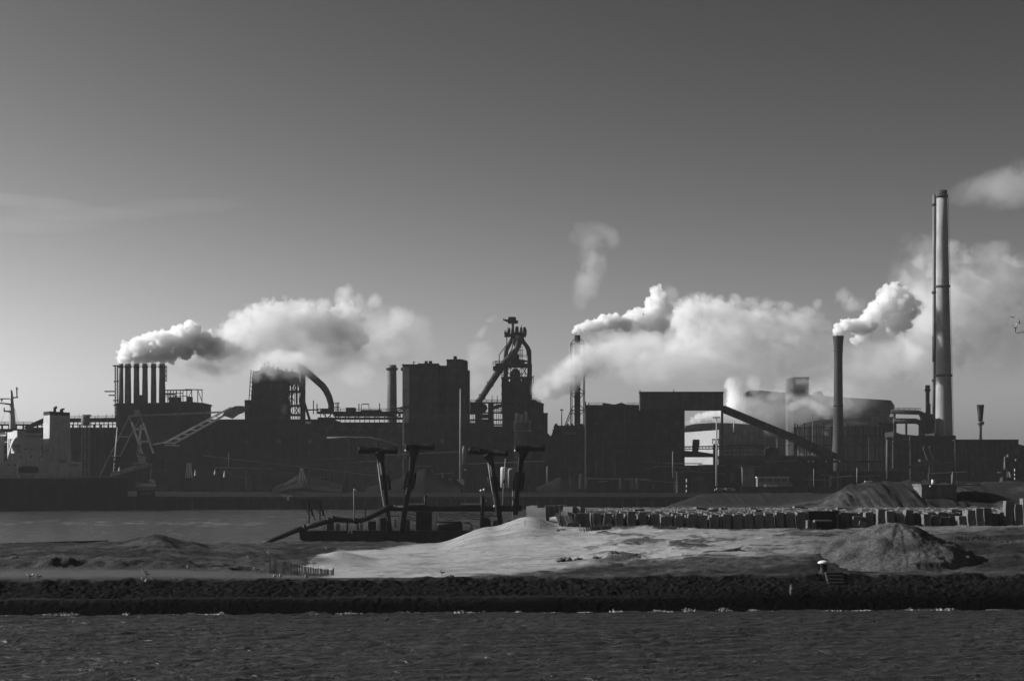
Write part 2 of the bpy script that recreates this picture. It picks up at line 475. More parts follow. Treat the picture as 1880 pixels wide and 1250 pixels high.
def ground_z(x, y):
    z = ground_base(x, y)
    px = CX+F*x/y
    s = sand_mask(x, y, z)
    rough = fbm(x*.22, y*.22, oct=6, seed=3, gain=.56)*.55 + fbm(x*1.1, y*.9, oct=3, seed=5)*.16
    smooth = fbm(x*.075+y*.03, y*.16, oct=4, seed=8, gain=.55)*(.35+.75*np.clip((px-1020)/120,0,1)*np.clip((330-y)/10,0,1)) + streaks(x,y)*.22 + fbm(x*.6+y*.3, y*.9, oct=4, seed=12)*(.05+.07*np.clip((px-1000)/200,0,1))
    edge = np.clip((y-(BANK(px)+14))/3, 0, 1)
    path = np.where(px < 700, np.clip((246-y)/1.5,0,1), 0)           # the flat track on top of the bank
    emb = np.where(px < 480, np.exp(-((y-247.5)/2.6)**2), 0)          # ragged little cliff behind it
    z = z + edge*((rough*(1-s)+smooth*s)*(1-path*.9)) + emb*fbm(x*.45, y*.5, oct=4, seed=33)*.8
    yard = np.clip((y-326)/4,0,1)*np.clip((414-y)/4,0,1)*np.clip((px-1010)/30,0,1)
    z = z*(1-yard)+(ground_base(x,y)-.05)*yard
    z = z - np.clip((BANK(np.clip(px,-600,2500))+13.6-y)/3.5,0,1)*2.2
    mound = np.clip((px-1480)/40,0,1)*np.clip((y-418)/6,0,1)*np.clip((480-y)/10,0,1)
    z = z + mound*(fbm((x+y*.6)*.35,(y-x*.2)*.12, oct=4, seed=44)*1.5)
    return z
def ground_attrs(x, y, z):
    px = CX+F*x/y; py = HY+(CH-z)/y*F
    s = sand_mask(x, y, ground_base(x,y))*(1-.88*streaks(x,y))*(1-.35*np.clip(fbm(x*1.7,y*1.2,oct=3,seed=91)*4-1.2,0,1))
    hollow_shade = np.exp(-(((px-560)/55)**2+((py-1028)/9)**2)*1.2)  # shadow in the hollow behind the fence, painted by thinning the sand
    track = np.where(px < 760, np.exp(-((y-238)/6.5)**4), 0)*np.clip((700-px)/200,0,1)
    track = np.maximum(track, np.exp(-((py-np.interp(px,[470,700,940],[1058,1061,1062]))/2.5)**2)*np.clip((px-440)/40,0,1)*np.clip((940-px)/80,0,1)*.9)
    grass = np.clip(fbm(x*.09,y*.12,oct=4,seed=81)*3+.5,0,1)
    return dict(sand=np.clip(s,0,1)*(1-np.clip(hollow_shade*1.6,0,1)*.8), track=track, grass=grass*(1-np.clip((y-475)/25,0,1)))
def ground_mat():
    mt, nt, out = new_mat('island_ground')
    tc = N(nt,'ShaderNodeTexCoord')
    def at(n): return N(nt,'ShaderNodeAttribute', attribute_name=n).outputs['Fac']
    n1 = N(nt,'ShaderNodeTexNoise', i_Scale=.45, i_Detail=9., i_Roughness=.68)
    n2 = N(nt,'ShaderNodeTexNoise', i_Scale=4.5, i_Detail=4.)
    for n in (n1,n2): nt.links.new(tc.outputs['Object'], n.inputs[0])
    earth = math_node(nt,'MULTIPLY', maprange(nt,n1.outputs[0],.32,.68,.009,.045), maprange(nt,n2.outputs[0],.3,.7,.6,1.4))
    earth = math_node(nt,'MULTIPLY', earth, maprange(nt, at('grass'),0,1,.45,1.35))
    track = math_node(nt,'MULTIPLY', maprange(nt,n2.outputs[0],.3,.7,.05,.07), maprange(nt,n1.outputs[0],.3,.7,.8,1.2))
    sand = math_node(nt,'MULTIPLY', maprange(nt,n2.outputs[0],.3,.7,.9,1.1), maprange(nt,n1.outputs[0],.25,.75,.18,.29))
    def mix(a,b,f):
        mx = N(nt,'ShaderNodeMix'); nt.links.new(f,mx.inputs[0]); nt.links.new(a,mx.inputs[2]); nt.links.new(b,mx.inputs[3]); return mx.outputs[0]
    c = mix(mix(earth, track, at('track')), sand, at('sand'))
    bs = N(nt,'ShaderNodeBsdfPrincipled', i_Roughness=.95); bs.inputs['Specular IOR Level'].default_value = .1
    nt.links.new(c, bs.inputs['Base Color'])
    bp = N(nt,'ShaderNodeBump', i_Strength=.7, i_Distance=.25)
    nt.links.new(n2.outputs[0], bp.inputs['Height'])
    nt.links.new(math_node(nt,'SUBTRACT',.8,math_node(nt,'MULTIPLY',at('sand'),.6)), bp.inputs['Strength'])
    nt.links.new(bp.outputs[0], bs.inputs['Normal'])
    nt.links.new(bs.outputs[0], out.inputs['Surface'])
    return mt
gx = graded(-88, 105, .34, 1.15, (-240, 330)); gy = graded(226.5, 345, .34, 1.06, (226.5, 690))
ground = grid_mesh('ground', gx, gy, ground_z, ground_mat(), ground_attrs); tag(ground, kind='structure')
def gz(x, y): return float(ground_z(np.array([[x]],float), np.array([[y]],float))[0,0])
def at_ground(px, Y): x = X(px,Y); return Vector((x, Y, gz(x,Y)))

# the stone revetment in front of it
def bank_z(x, u):
    px = CX+F*x/(u+215.)
    right = np.clip((px-1000)/380,0,1)
    prof = np.interp(u, [-3,0,2.6,3.2,5.2,9,12.6,14.5,17],[-1.6,-.1,1.35,1.62,1.75,2.6,3.2,3.3,3.1])
    profr = np.interp(u, [-3,0,3,5.5,9,12.6,14.5,17],[-1.6,-.1,1.45,2.0,2.8,3.45,3.6,3.4])
    b = prof*(1-right)+profr*right
    d1, d2, h = cells(x/.42+fbm(x*.7,u*.7,oct=2,seed=2)*.6, u/.36, 3)
    D1, D2, H = cells(x/.8+5+fbm(x*.5,u*.5,oct=2,seed=8)*.5, u/.66, 9)
    dome = np.clip(1-d1*1.5,0,1)*.42+h*.16; Dome = np.clip(1-D1*1.4,0,1)*.55+H*.2
    ledge = np.exp(-((u-3.7)/.75)**2)*(1-right)
    wet = np.clip((u-.4)/1.2,0,1)
    top = np.clip((13.3-u)/1.8,0,1)
    low = np.clip((3-u)/.6,0,1)*(1-right)
    amp = (1-.85*ledge)*top*(1-.45*low)
    return b + amp*np.where(fbm(x*.1,u*.1,oct=2,seed=5)>.12, Dome*.5, dome*.32)*.75 - amp*.3 + fbm(x*.13,u*.2,oct=3,seed=14)*.22*top + fbm(x*2.1,u*2.9,oct=4,seed=15,gain=.7)*.34*amp + np.clip((u-9)/3,0,1)*np.clip((15-u)/1.5,0,1)*fbm(x*.55,u*.5,oct=4,seed=18)*.45
def bank_fun(x, u):
    px = CX+F*x/(u+215.)
    return x, u+BANK(np.clip(px,-600,2500)), bank_z(x,u)
def bank_attrs(vx, vy, vz):
    px = CX+F*vx/vy; u = vy-BANK(np.clip(px,-600,2500)); right = np.clip((px-1000)/380,0,1)
    d1, d2, h = cells(vx/.42, u/.36, 3)
    wetline = 2.9*(1-right)+5.2*right + fbm(vx*.12,u*0,oct=3,seed=21)*.9
    return dict(wet=np.clip((wetline-u)/(1.6+3.4*right)+.5,0,1), ledge=np.exp(-((u-3.8)/.8)**2)*(1-right)*np.clip(.75+fbm(vx*.15,u,oct=3,seed=4),0,1), tone=h, dirt=np.clip((u-12.4)/2,0,1))
def bank_mat():
    mt, nt, out = new_mat('revetment_stone')
    def at(n): return N(nt,'ShaderNodeAttribute', attribute_name=n).outputs['Fac']
    tc = N(nt,'ShaderNodeTexCoord')
    n2 = N(nt,'ShaderNodeTexNoise', i_Scale=3.5, i_Detail=5.); nt.links.new(tc.outputs['Object'], n2.inputs[0])
    stone = math_node(nt,'MULTIPLY', maprange(nt,at('tone'),-1,1,.0028,.012), maprange(nt,n2.outputs[0],.3,.7,.6,1.4))
    def mix(a,b,f):
        mx = N(nt,'ShaderNodeMix')
        for q,i in ((f,0),(a,2),(b,3)):
            if isinstance(q,(int,float)): mx.inputs[i].default_value = q
            else: nt.links.new(q,mx.inputs[i])
        return mx.outputs[0]
    c = mix(stone, .022, at('ledge'))
    c = mix(c, .0008, at('wet'))
    c = mix(c, .04, at('dirt'))
    bs = N(nt,'ShaderNodeBsdfPrincipled'); bs.inputs['Specular IOR Level'].default_value = .015
    nt.links.new(c, bs.inputs['Base Color'])
    nt.links.new(maprange(nt,at('wet'),0,1,.9,.7), bs.inputs['Roughness'])
    bp = N(nt,'ShaderNodeBump', i_Strength=.5, i_Distance=.1); nt.links.new(n2.outputs[0], bp.inputs['Height']); nt.links.new(bp.outputs[0], bs.inputs['Normal'])
    nt.links.new(bs.outputs[0], out.inputs['Surface'])
    return mt
bx = graded(-64, 66, .17, 1.15, (-240, 330))
bank = grid_mesh('stone_bank', bx, np.arange(-3,17.01,.17), bank_fun, bank_mat(), bank_attrs); tag(bank, kind='structure')

# foam where the swell breaks against the stones
def foam(name, px0, px1, seed, h, w=.5):
    r = random.Random(seed); mb = MB(); n = int((px1-px0)/1.2)+2
    pa = []
    for i in range(n):
        t = i/(n-1); px = px0+(px1-px0)*t; Y = BANK(px)-.35+r.uniform(-.15,.15); env = math.sin(math.pi*t)**.6
        q = env*(.35+.65*abs(mnoise.noise(Vector((px*.13,seed,0)))*1.8))
        pa.append((X(px,Y),Y,q))
    for i in range(n-1):
        (x0,y0,q0),(x1,y1,q1) = pa[i],pa[i+1]
        if q0 > .42 or r.random() < .5: mb.add([(x0,y0-w*q0,.05),(x1,y1-w*q1,.05),(x1,y1-.1,.06+.55*h*q1),(x0,y0-.1,.06+.55*h*q0),(x1,y1+.5,.0),(x0,y0+.5,.0)],[(0,1,2,3),(3,2,4,5)])
        for k in range(4):
            if q0*h > .16 and r.random() < .35:
                mb.ball((x0+r.uniform(-.2,.2), y0+r.uniform(-.3,.2), .06+h*q0*r.uniform(.2,1.2)), r.uniform(.03,.1), None, r.uniform(.02,.06), 6, 4)
    return mb
fm = MB()
for i,(a,b,h) in enumerate([(-30,60,.14),(92,150,.45),(222,240,.4),(305,332,.14),(358,416,.18),(396,418,.35),(462,502,.14),(560,590,.14),(612,672,.25),(735,802,.25),(828,902,.35),(930,965,.3),(990,1032,.18),(1050,1090,.2),(1115,1150,.35),(1185,1240,.3),(1252,1280,.55),(1316,1345,.7),(1370,1400,.45),(1400,1424,.2),(1500,1560,.2),(1556,1604,.25),(1655,1690,.3),(1706,1760,.35),(1800,1840,.14)]):
    q = foam('foam', a, b, i, h); fm.add(q.v, q.f)
rq = random.Random(77)
for i in range(150):                                     # broken wake line across the far channel
    px = rq.uniform(-20,500) if i<110 else rq.uniform(120,480); Yq = 15*F/((959+px*.006+rq.gauss(0,2.2) if i<110 else rq.uniform(950,985))-HY); x = X(px,Yq); L = rq.uniform(.6,4.) if i<110 else rq.uniform(.3,1.2); w = rq.uniform(.6,2.6)
    fm.add([(x-L,Yq,.05),(x,Yq-w*.5,.05),(x+L,Yq+rq.uniform(-.6,.6),.05),(x,Yq+w*.5,.05)],[(0,1,2,3)])
foam_m = grey('foam', .28, rough=1., var=.3, scale=3., streak=0)
tag(fm.build('foam', foam_m), kind='stuff')
# ------------------------------------------------------------------ far shore: quay, ground, works
ZG = 8.0
mb = MB()
prof = [(957,-1.5),(957.6,5.6),(958.4,6.2),(972,6.6),(984,ZG),(6500,ZG),(6500,-1.5)]
v = [(-5500,y,z) for y,z in prof]+[(5500,y,z) for y,z in prof]; n = len(prof)
mb.add(v, [tuple(range(n))[::-1], tuple(range(n,2*n))]+[(i,n+i,n+(i+1)%n,(i+1)%n) for i in range(n)])
mb2 = MB()
tag(mb.build('far_ground', grey('far_soil', .004, rough=1., var=.5, scale=.06, streak=0)), kind='structure')
mb = MB()
r = random.Random(5)
for i in range(130):                                     # fender piles along the quay
    x = -420+i*7.2; mb.box(x,x+1.1,956.2,956.9,-1,5.2)
mb.box(-600,600,956.4,957.4,5.75,6.5)
tag(mb.build('quay', M['darker_wall']), kind='structure')

class Frame:
    """a block turned against the view: u along it, w into depth"""
    def __init__(s, px0, Y0, th): s.x0 = X(px0,Y0); s.y0 = Y0; s.c = math.cos(th); s.s = math.sin(th)
    def u(s, px): t = (px-CX)/F; return (t*s.y0-s.x0)/(s.c-t*s.s)
    def p(s, u, w, z): return (s.x0+u*s.c-w*s.s, s.y0+u*s.s+w*s.c, z)
    def z(s, py, px): return Z(py, s.y0+s.u(px)*s.s)
    def box(s, mb, u0,u1,w0,w1,z0,z1):
        v = [s.p(u0,w0,z0),s.p(u1,w0,z0),s.p(u1,w1,z0),s.p(u0,w1,z0),s.p(u0,w0,z1),s.p(u1,w0,z1),s.p(u1,w1,z1),s.p(u0,w1,z1)]
        mb.add(v, [(0,3,2,1),(4,5,6,7),(0,1,5,4),(1,2,6,5),(2,3,7,6),(3,0,4,7)]); return mb
    def pbox(s, mb, px0,px1,py0,py1,w0,w1):
        return s.box(mb, s.u(px0), s.u(px1), w0, w1, s.z(py1,(px0+px1)/2), s.z(py0,(px0+px1)/2))
    def prism(s, mb, poly, w0, w1):
        n = len(poly)
        v = [s.p(a,w0,b) for a,b in poly]+[s.p(a,w1,b) for a,b in poly]
        a = sum(poly[i][0]*poly[(i+1)%n][1]-poly[(i+1)%n][0]*poly[i][1] for i in range(n))
        f = [tuple(range(n)), tuple(range(2*n-1,n-1,-1))]+[(i,n+i,n+(i+1)%n,(i+1)%n) for i in range(n)]
        if a < 0: f = [q[::-1] for q in f]
        mb.add(v, f); return mb

# ---- the ship
fr = Frame(0, 918, math.radians(30))
ship = thing('cargo_ship', 'dark hulled cargo ship with white superstructure moored against the far quay', 'ship', (X(100,930),930,0))
u = fr.u
zd = fr.z(878,100)
mb = MB(); fr.prism(mb, [(-95,-1),(u(222),-1),(u(230),4),(u(233),zd+.6),(u(120),zd),(-60,zd),(-88,zd+2.5),(-100,zd+3)], -3, 21)
mb.build('hull', M['hull'], ship)
mb = MB()
for a in range(-10,233,6): mb.beam(fr.p(u(a),-2.6,zd), fr.p(u(a),-2.6,zd+1.1), .12)
mb.beam(fr.p(u(-10),-2.6,zd+1.1), fr.p(u(233),-2.6,zd+1.1), .12); mb.beam(fr.p(u(-10),-2.6,zd+.6), fr.p(u(233),-2.6,zd+.6), .1)
mb.build('deck_railing', M['grey_steel'], ship)
sw = M['white']  # brighter white painted where the ship's plate is sunlit
mb = MB()
fr.pbox(mb, 6,150,847,879,0,20)
fr.pbox(mb, 14,83,832,847,0.3,19.6); fr.pbox(mb, 40,78,816,832,1,19); fr.pbox(mb, 22,79,802,816,.6,19.4)
fr.pbox(mb, 83,133,829,847,2,17)
fr.pbox(mb, -6,6,800,879,-1.5,21)
acc = mb.build('accommodation', M['offwhite'], ship)  # shaded side of the house, darkened in its paint
mb = MB()
for row,(a,b) in ((838,(36,80)),(853,(14,30)),(824,(46,66))):
    k = a
    while k < b:
        fr.box(mb, u(k), u(k)+.8, -.06+(.3 if row==838 else 1 if row==824 else .6 if row==808 else 0), .4, fr.z(row+1.5,k), fr.z(row-1.5,k)); k += 20 if row==838 else 11
fr.pbox(mb, 110.5,121.5,843.5,850,-.1+0,1.5); fr.pbox(mb, 126,144,851.5,855,-.1,1.5); fr.pbox(mb,142,151,835,845,-.05,1.)
mb.build('window', M['pane'], ship)
# bridge with its overhanging wing
mb = MB(); fr.pbox(mb, 8,46,793,800.5,-3,22); fr.pbox(mb, 46,78,795,799.5,.4,19)
wing = mb.build('bridge_wing', M['offwhite'], ship)
f3 = Frame(13.5, 914, math.radians(-42)); u3 = f3.u
mb = MB()
f3.prism(mb, [(u3(13.5),f3.z(843,14)),(u3(13.5),f3.z(806,14)),(u3(15.5),f3.z(806,14)),(u3(15),f3.z(832,14))], 0, .5)
f3.prism(mb, [(u3(13.5),f3.z(806,14)),(u3(13.5),f3.z(793.5,14)),(u3(31.5),f3.z(792,31)),(u3(31.5),f3.z(801,31)),(u3(27),f3.z(805,27))], 0, .5)
f3.prism(mb, [(u3(15),f3.z(838,15)),(u3(15.6),f3.z(828,15)),(u3(21.5),f3.z(806,21)),(u3(27.2),f3.z(805,27)),(u3(23),f3.z(812,23)),(u3(18.5),f3.z(824,18))], -.02, .5)
f3.prism(mb, [(u3(17.2),f3.z(818,17)),(u3(17.2),f3.z(806,17)),(u3(18.2),f3.z(806,18)),(u3(18.2),f3.z(815,18))], -.01, .4)
mb.build('wing_bracket', sw, ship)
mb = MB(); f4 = Frame(31.6, f3.p(u3(31.5),0,0)[1], math.radians(30)); f4.box(mb, 0, f4.u(45), 0, 8, f4.z(804,38), f4.z(790,38)); mb.build('wing_end', M['offwhite'], ship)
mb = MB(); fr.pbox(mb, 0,42,787,793,0,19); mb.build('wheelhouse', M['dark_wall'], ship)
mb = MB()
for k in range(-4,40,4): fr.box(mb, u(k), u(k)+.7, -.1,.3, fr.z(791.5,k), fr.z(788.5,k))
mb.build('wheelhouse_window', M['pane'], ship)
# funnel
mb = MB(); fr.prism(mb, [(u(91.5),fr.z(831,92)),(u(92.5),fr.z(761.5,92)),(u(129.5),fr.z(763.2,129)),(u(132),fr.z(831,131))], 1, 11.5)
fun = mb.build('funnel', M['offwhite'], ship)
mb = MB(); fr.prism(mb, [(u(92.4),fr.z(761.5,92)),(u(92.3),fr.z(754.6,92)),(u(129.4),fr.z(757,129)),(u(129.6),fr.z(763.2,129))], .9, 11.6); mb.build('funnel_top', M['black'], fun)
mb = MB()
for a,b in ((106,748),(117,751.5),(120,751)): mb.tube([fr.p(u(a),5,fr.z(758,a)), fr.p(u(a),5,fr.z(b,a)), fr.p(u(a)+1,5,fr.z(b-1,a))], .75 if a==106 else .5, 8)
mb.build('exhaust_pipe', M['black'], fun)
# mast
mb = MB(); fr.prism(mb, [(u(24),fr.z(787,24)),(u(25),fr.z(717.5,25)),(u(28.5),fr.z(717.5,28)),(u(35),fr.z(787,34))], 5, 7); mst = mb.build('mast', M['offwhite'], ship)
mb = MB()
mb.beam(fr.p(u(-4),6,fr.z(731.5,0)), fr.p(u(24),6,fr.z(731,24)), .5); mb.beam(fr.p(u(9),6,fr.z(736,9)), fr.p(u(10),6,fr.z(731,10)), .6)
fr.prism(mb, [(u(1),fr.z(739,1)),(u(1),fr.z(737.5,1)),(u(27),fr.z(740,27)),(u(27),fr.z(743,27))], 5.2,6.8)
fr.prism(mb, [(u(12),fr.z(754.5,12)),(u(12),fr.z(752.5,12)),(u(27),fr.z(753,27)),(u(27),fr.z(756.5,27))], 5.2,6.8)
fr.prism(mb, [(u(27),fr.z(731,27)),(u(27),fr.z(728,27)),(u(39),fr.z(727.5,39)),(u(39),fr.z(729.5,39))], 5.2,6.8)
mb.beam(fr.p(u(37.5),6,fr.z(728,37)), fr.p(u(37),6,fr.z(709.5,37)), .5)
mb.ball(fr.p(u(26.7),6,fr.z(718,27)), .55, None, .9); mb.beam(fr.p(u(35),6,fr.z(712,35)), fr.p(u(40),6,fr.z(713,40)), .4)
mb.beam(fr.p(u(14),6,fr.z(753,14)), fr.p(u(14),6,fr.z(747.5,14)), .5)
mb.build('radar_platform', M['grey_steel'], mst)
mb = MB()
for a,b,c,d in ((15,755,7,779),(33,748,41,779),(33,748,37,782),(24,743,23,790)): mb.beam(fr.p(u(a),6,fr.z(b,a)), fr.p(u(c),6,fr.z(d,c)), .09)
mb.build('rigging', M['steel'], mst)
# lifeboat
mb = MB(); fr.prism(mb, [(u(31),fr.z(867,31)),(u(33),fr.z(861,33)),(u(38),fr.z(855.5,38)),(u(62),fr.z(855),) if 0 else (u(62),fr.z(855.5,62)),(u(67),fr.z(858,67)),(u(68),fr.z(864,68)),(u(65),fr.z(867.5,65))], -2.6,-.2)
mb.build('lifeboat', M['darker_wall'], ship)
mb = MB()
for a,b,c,d in ((30,849,29,860),(29,860,30,878),(27,866,33,878),(62,870,62,882),(66,871,68,880),(65,849,66,853)): mb.beam(fr.p(u(a),-2.7,fr.z(b,a)), fr.p(u(c),-2.7,fr.z(d,c)), .4)
mb.build('davit', M['white'], ship)

def block(name, label, cat, px0, px1, py0, Y, d, mat, py1=None, wname='wall', group=None):
    """a simple hall as thing + wall; returns the thing"""
    z1 = ZG-.2 if py1 is None else Z(py1,Y)
    t = thing(name, label, cat, (X((px0+px1)/2,Y), Y+d/2, z1), group)
    MB().box(X(px0,Y),X(px1,Y),Y,Y+d,z1,Z(py0,Y)).build(wname, mat, t)
    return t
def openings(t, mat, Y, rects, name="window", proud=.12):
    for a,b,c,d in rects: MB().pbox(a,b,c,d,Y-proud,.3).build(name, mat, t)
def _openings_old(t, mat, Y, rects, name="window", proud=.12):
    mb = MB()
    for a,b,c,d in rects: mb.pbox(a,b,c,d,Y-proud,.3)
    return mb.build(name, mat, t)

# ---- boiler house with six stacks
Y = 1150
bh = block('boiler_house','black boiler house carrying a row of six steaming chimneys','building',213,373,741,Y,30,M['darker_wall'])
MB().pprism([(211,743),(211,740.5),(300,739),(340,736.5),(374.5,739.5),(374.5,742.5)],Y-.8,31.6).build('roof', M['steel'], bh)
for i,(a,b) in enumerate(((217.7,226.6),(229,240.7),(245.3,256),(261,271.4),(277,287),(292,303.5))):
    c = (a+b)/2; w = (b-a)/2
    q = MB().plathe(c, Y+6+i*.8, [(w*1.05,742),(w*1.03,718),(w*.93,690),(w*.92,667.7),(w*.7,667.7),(w*.7,669)], 24).build('chimney', M['grey_steel'] if 0 else grey('stack_steel',.11,rough=.55,var=.25) if i==0 else bpy.data.materials['stack_steel'], bh)
    MB().plathe(c, Y+6+i*.8, [(w*1.15,675),(w*1.15,673)], 20).build('collar', M['steel'], q)
mb = MB()
for a in (211.5,216): mb.pbeam((a,670),(a,772),Y-1,.55)
for yy in range(672,770,7): mb.pbeam((211.5,yy),(216,yy),Y-1,.3); mb.pbeam((211.5,yy),(216,yy+7),Y-1,.22)
for a,b,c in ((192,212,718.5),(199.5,212,725.5),(209,218,700),(208,218,735),(208,218,744),(207,222,671.5)): mb.pbeam((a,c),(b,c),Y-1.2,.7)
for a,b in ((304,699),(305,672)): pass
for a in (303.5,306): mb.pbeam((a,671),(a,700),Y+5,.4)
for yy in (673,681,690,699): mb.pbeam((302,yy),(307,yy),Y+5,.35)
mb.railing(P(217,675,Y+2), P(303,675,Y+2), 1.4, .25, 4)
mb.build('access_tower', M['steel'], bh)
mb = MB()
mb.pbeam((304,716.5),(352,715.8),Y+8,.7); mb.pbeam((340,714.8),(372,715.5),Y+8,.6); mb.pbeam((304,722),(336,722),Y+8,.5); mb.pbeam((304,728),(345,727),Y+8,.4)
for a in (308,313,318,324,331,336,343,352,363,371): mb.pbeam((a,716),(a,741),Y+8,.42)
mb.pbeam((363,716),(371,737),Y+8,.35); mb.pbeam((352,716),(343,737),Y+8,.35); mb.pbeam((313,716),(308,738),Y+8,.3); mb.pbeam((324,717),(318,738),Y+8,.3)
mb.pbox(310,330,729,741,Y+10,6); mb.pbox(342,351,728,740,Y+9,6); mb.ptube([(304,724),(322,724),(322,733)],Y+12,1.3)
mb.pbox(246,262,725,741,Y-.6,3)
mb.build('roof_gantry', M['steel'], bh)
openings(bh, M['pane'], Y, [(230+i*22,238+i*22,770,774) for i in range(6)]+[(225+i*25,229+i*25,800,812) for i in range(6)])

# ---- conveyor gallery and coke battery behind the ship
Y = 1120
t = thing('conveyor_gallery','sloping conveyor gallery on trestles behind the funnel of the ship','conveyor',(X(130,Y),Y,ZG))
MB().pprism([(44,783),(78,768),(215,766.5),(215,774.5),(80,775),(66,780.5),(50,787)],Y,5).build('gallery', M['dark_wall'], t)
mb = MB()
for a in (68,76,84,92,134,142,150,158,166,174,182,190,198,206): mb.pbox(a,a+1.1,772,787,Y+1,1)
mb.pbeam((66,780),(215,779),Y+1,.5); mb.pbox(45,215,784.5,787.5,Y-.3,6)
for a in range(90,215,14): mb.pbox(a,a+1.6,787,ZG and 900,Y+1,1)
mb.railing(P(80,768,Y+1),P(213,766.5,Y+1),1.1,.2,6)
for a in (145,162,180,196,206): mb.pbeam((a,767),(a,760),Y+2,.2)
mb.build('trestle', M['steel'], t)
t = block('coke_battery','long black coke battery wall left of the boiler house','building',-60,212,788,1135,30,M['darker_wall'])
openings(t, M['black'], 1135, [(a,a+5,800,870) for a in range(60,208,9)], 'oven_door')
mb = MB()
for a in range(-50,210,13): mb.pbox(a,a+2.4,780,788,1136,1.5)
mb.pbox(-60,60,778,781,1136,4); mb.railing(P(-60,778,1137),P(60,778,1137),1.2,.25,5); mb.build('roof_pipe', M['steel'], t)
t = thing('water_tower','small pale cylindrical tank on tall thin legs beside the conveyor gallery','tank',(X(157,1105),1105,ZG))
MB().plathe(157,1105,[(7.6,781),(8,780),(8,764),(6,762.3)],20).build('tank', M['tank'], t)
mb = MB()
for a in (150.5,156,163.5): mb.pbeam((a,780),(a,895),1105,.5)
for yy in (800,820,840,860,880): mb.pbeam((150.5,yy),(163.5,yy+3),1105,.3)
mb.pbox(151,165,761,764,1103.5,4); mb.build('leg', M['grey_steel'], t)

# ---- long ore sheds
Y = 1085
t = block('ore_shed','long black ore shed with three pale square hatches under the steaming furnace','building',330,610,773,Y,40,M['darker_wall'])
mb = MB(); mb.pbox(328,612,769.5,773.5,Y-1,42); mb.pbox(330,610,779,781,Y-.8,.7); mb.pbox(330,610,786,788,Y-.5,.4); mb.pbox(330,610,822,824,Y-.7,.6); mb.build('roof', M['steel'], t)
openings(t, M['hall_wall'], Y, [(449.5,456,807,814),(509,516,806,813),(566,573,807.5,814)], 'hatch')
mb = MB()
for a in range(340,606,16): mb.pbox(a,a+1.2,790,821,Y-.35,.3)
mb.build('pilaster', M['rust'], t)
mb = MB(); mb.pbox(561,570,773.6,777.6,Y-2.2,1.5); mb.build('white_box', M['white'], t)  # small box in plain white paint
Y = 1060
t = block('stock_house','long black stock house between the ore shed and the twin towers','building',585,742,778,Y,30,M['dark_wall'])
mb = MB()
mb.pbox(583,744,755,759,Y+8,8); mb.pbox(583,744,766,769.5,Y+6,8); mb.pbox(583,744,775,778.4,Y-1,20)
for a in range(588,744,9): mb.pbox(a,a+1,758,777,Y+7,1)
for a in range(592,735,18): mb.pbeam((a,758),(a+9,768),Y+6.5,.5); mb.pbeam((a+9,768),(a+18,758),Y+6.5,.5)
mb.pbox(612,720,757,764,Y+12,6); mb.pbox(635,652,748,757,Y+10,4); mb.pbox(588,606,750,759,Y+9,5); mb.pbox(662,700,752,756,Y+11,5)
mb.railing(P(583,755,Y+9),P(738,755,Y+9),1.5,.25,4)
for a,b in ((575.5,735),(582,741),(620,741),(659,741),(697,740),(606,746)): mb.pbeam((a,b),(a,760),Y+9,.5)
mb.pbeam((561,752.5),(586,752),Y+9,.7); mb.pbeam((664,742),(677,741.5),Y+9,.5); mb.pbeam((664,742),(663,752),Y+9,.3); mb.pbeam((677,741.5),(678,752),Y+9,.3)
for a in (609,612,617,621): mb.pbeam((a,738),(a,757),Y+8,.35)
mb.pbeam((605,741),(624,740),Y+8,.4); mb.pbeam((605,748),(624,747),Y+8,.4)
mb.build('roof_deck', M['steel'], t)
openings(t, M['hall_wall'], Y, [(729.5,741,778.6,786),(729.5,741,789,792.5)], 'pale_panel')  # wall panels in a paler cladding
openings(t, M['black'], Y, [(590+i*14,598+i*14,790,796) for i in range(9)], 'opening', .1)
t = thing('gas_pipe','pale overhead gas pipe bending down beside the dredge arms','pipe',(X(700,1030),1030,ZG))
MB().ptube([(600,804),(640,803.5),(680,804),(712,812),(728,817),(736,820)],1030,2.4,10).build('pipe', M['hall_wall'], t)
for a,b,c,d in ((729,735,817,842),(738,746,818,842),(640,642,804,900),(690,692,808,900)): MB().pbox(a,b,c,d,1031,1.5).build('support', M['hall_wall'], t)

# ---- steaming furnace
Y = 1150
t = thing('blast_furnace','squat blast furnace wrapped in steam with a fat curved downcomer pipe','furnace',(X(510,Y),Y,ZG))
mb = MB(); mb.pprism([(452,905),(459,760),(464,681),(478,680),(479,673),(494,671.5),(496,676),(516,678),(518,682),(541,682),(543,700),(524,705),(522,730),(526,770),(528,905)],Y+4,24)
mb.pprism([(522,760),(523,735),(530,735),(531,760)],Y+6,10); mb.pbox(516,560,772,905,Y+3,22)
mb.build('furnace_body', M['rust'], t)
mb = MB()
for a,b,c in ((521,556,703),(521,556,718),(520,556,744),(520,556,761)): mb.pbox(a,b,c-1.4,c+1.4,Y+2,16)
for a in (523,527,531,536,540.5,545,548.5): mb.pbox(a,a+1.1,684,772,Y+3+(a%4),1)
for a in (526,534,543): mb.pbox(a,a+2.6,700,742,Y+10,3)
for a,b in ((522,720),(531,720),(540,745),(527,745),(536,704)): mb.pbeam((a,b),(a+9,b+16),Y+4,.5); mb.pbeam((a+9,b),(a,b+16),Y+5,.5)
for a in (496,505,513): mb.pbeam((a,690),(a-14,766),Y+2.4,.7)
mb.pbeam((474,690),(466,766),Y+2.4,.9); mb.pbeam((482,700),(478,766),Y+2.4,.5)
for yy in range(690,766,12): mb.pbox(462,520,yy,yy+1.2,Y+3.2,.7)
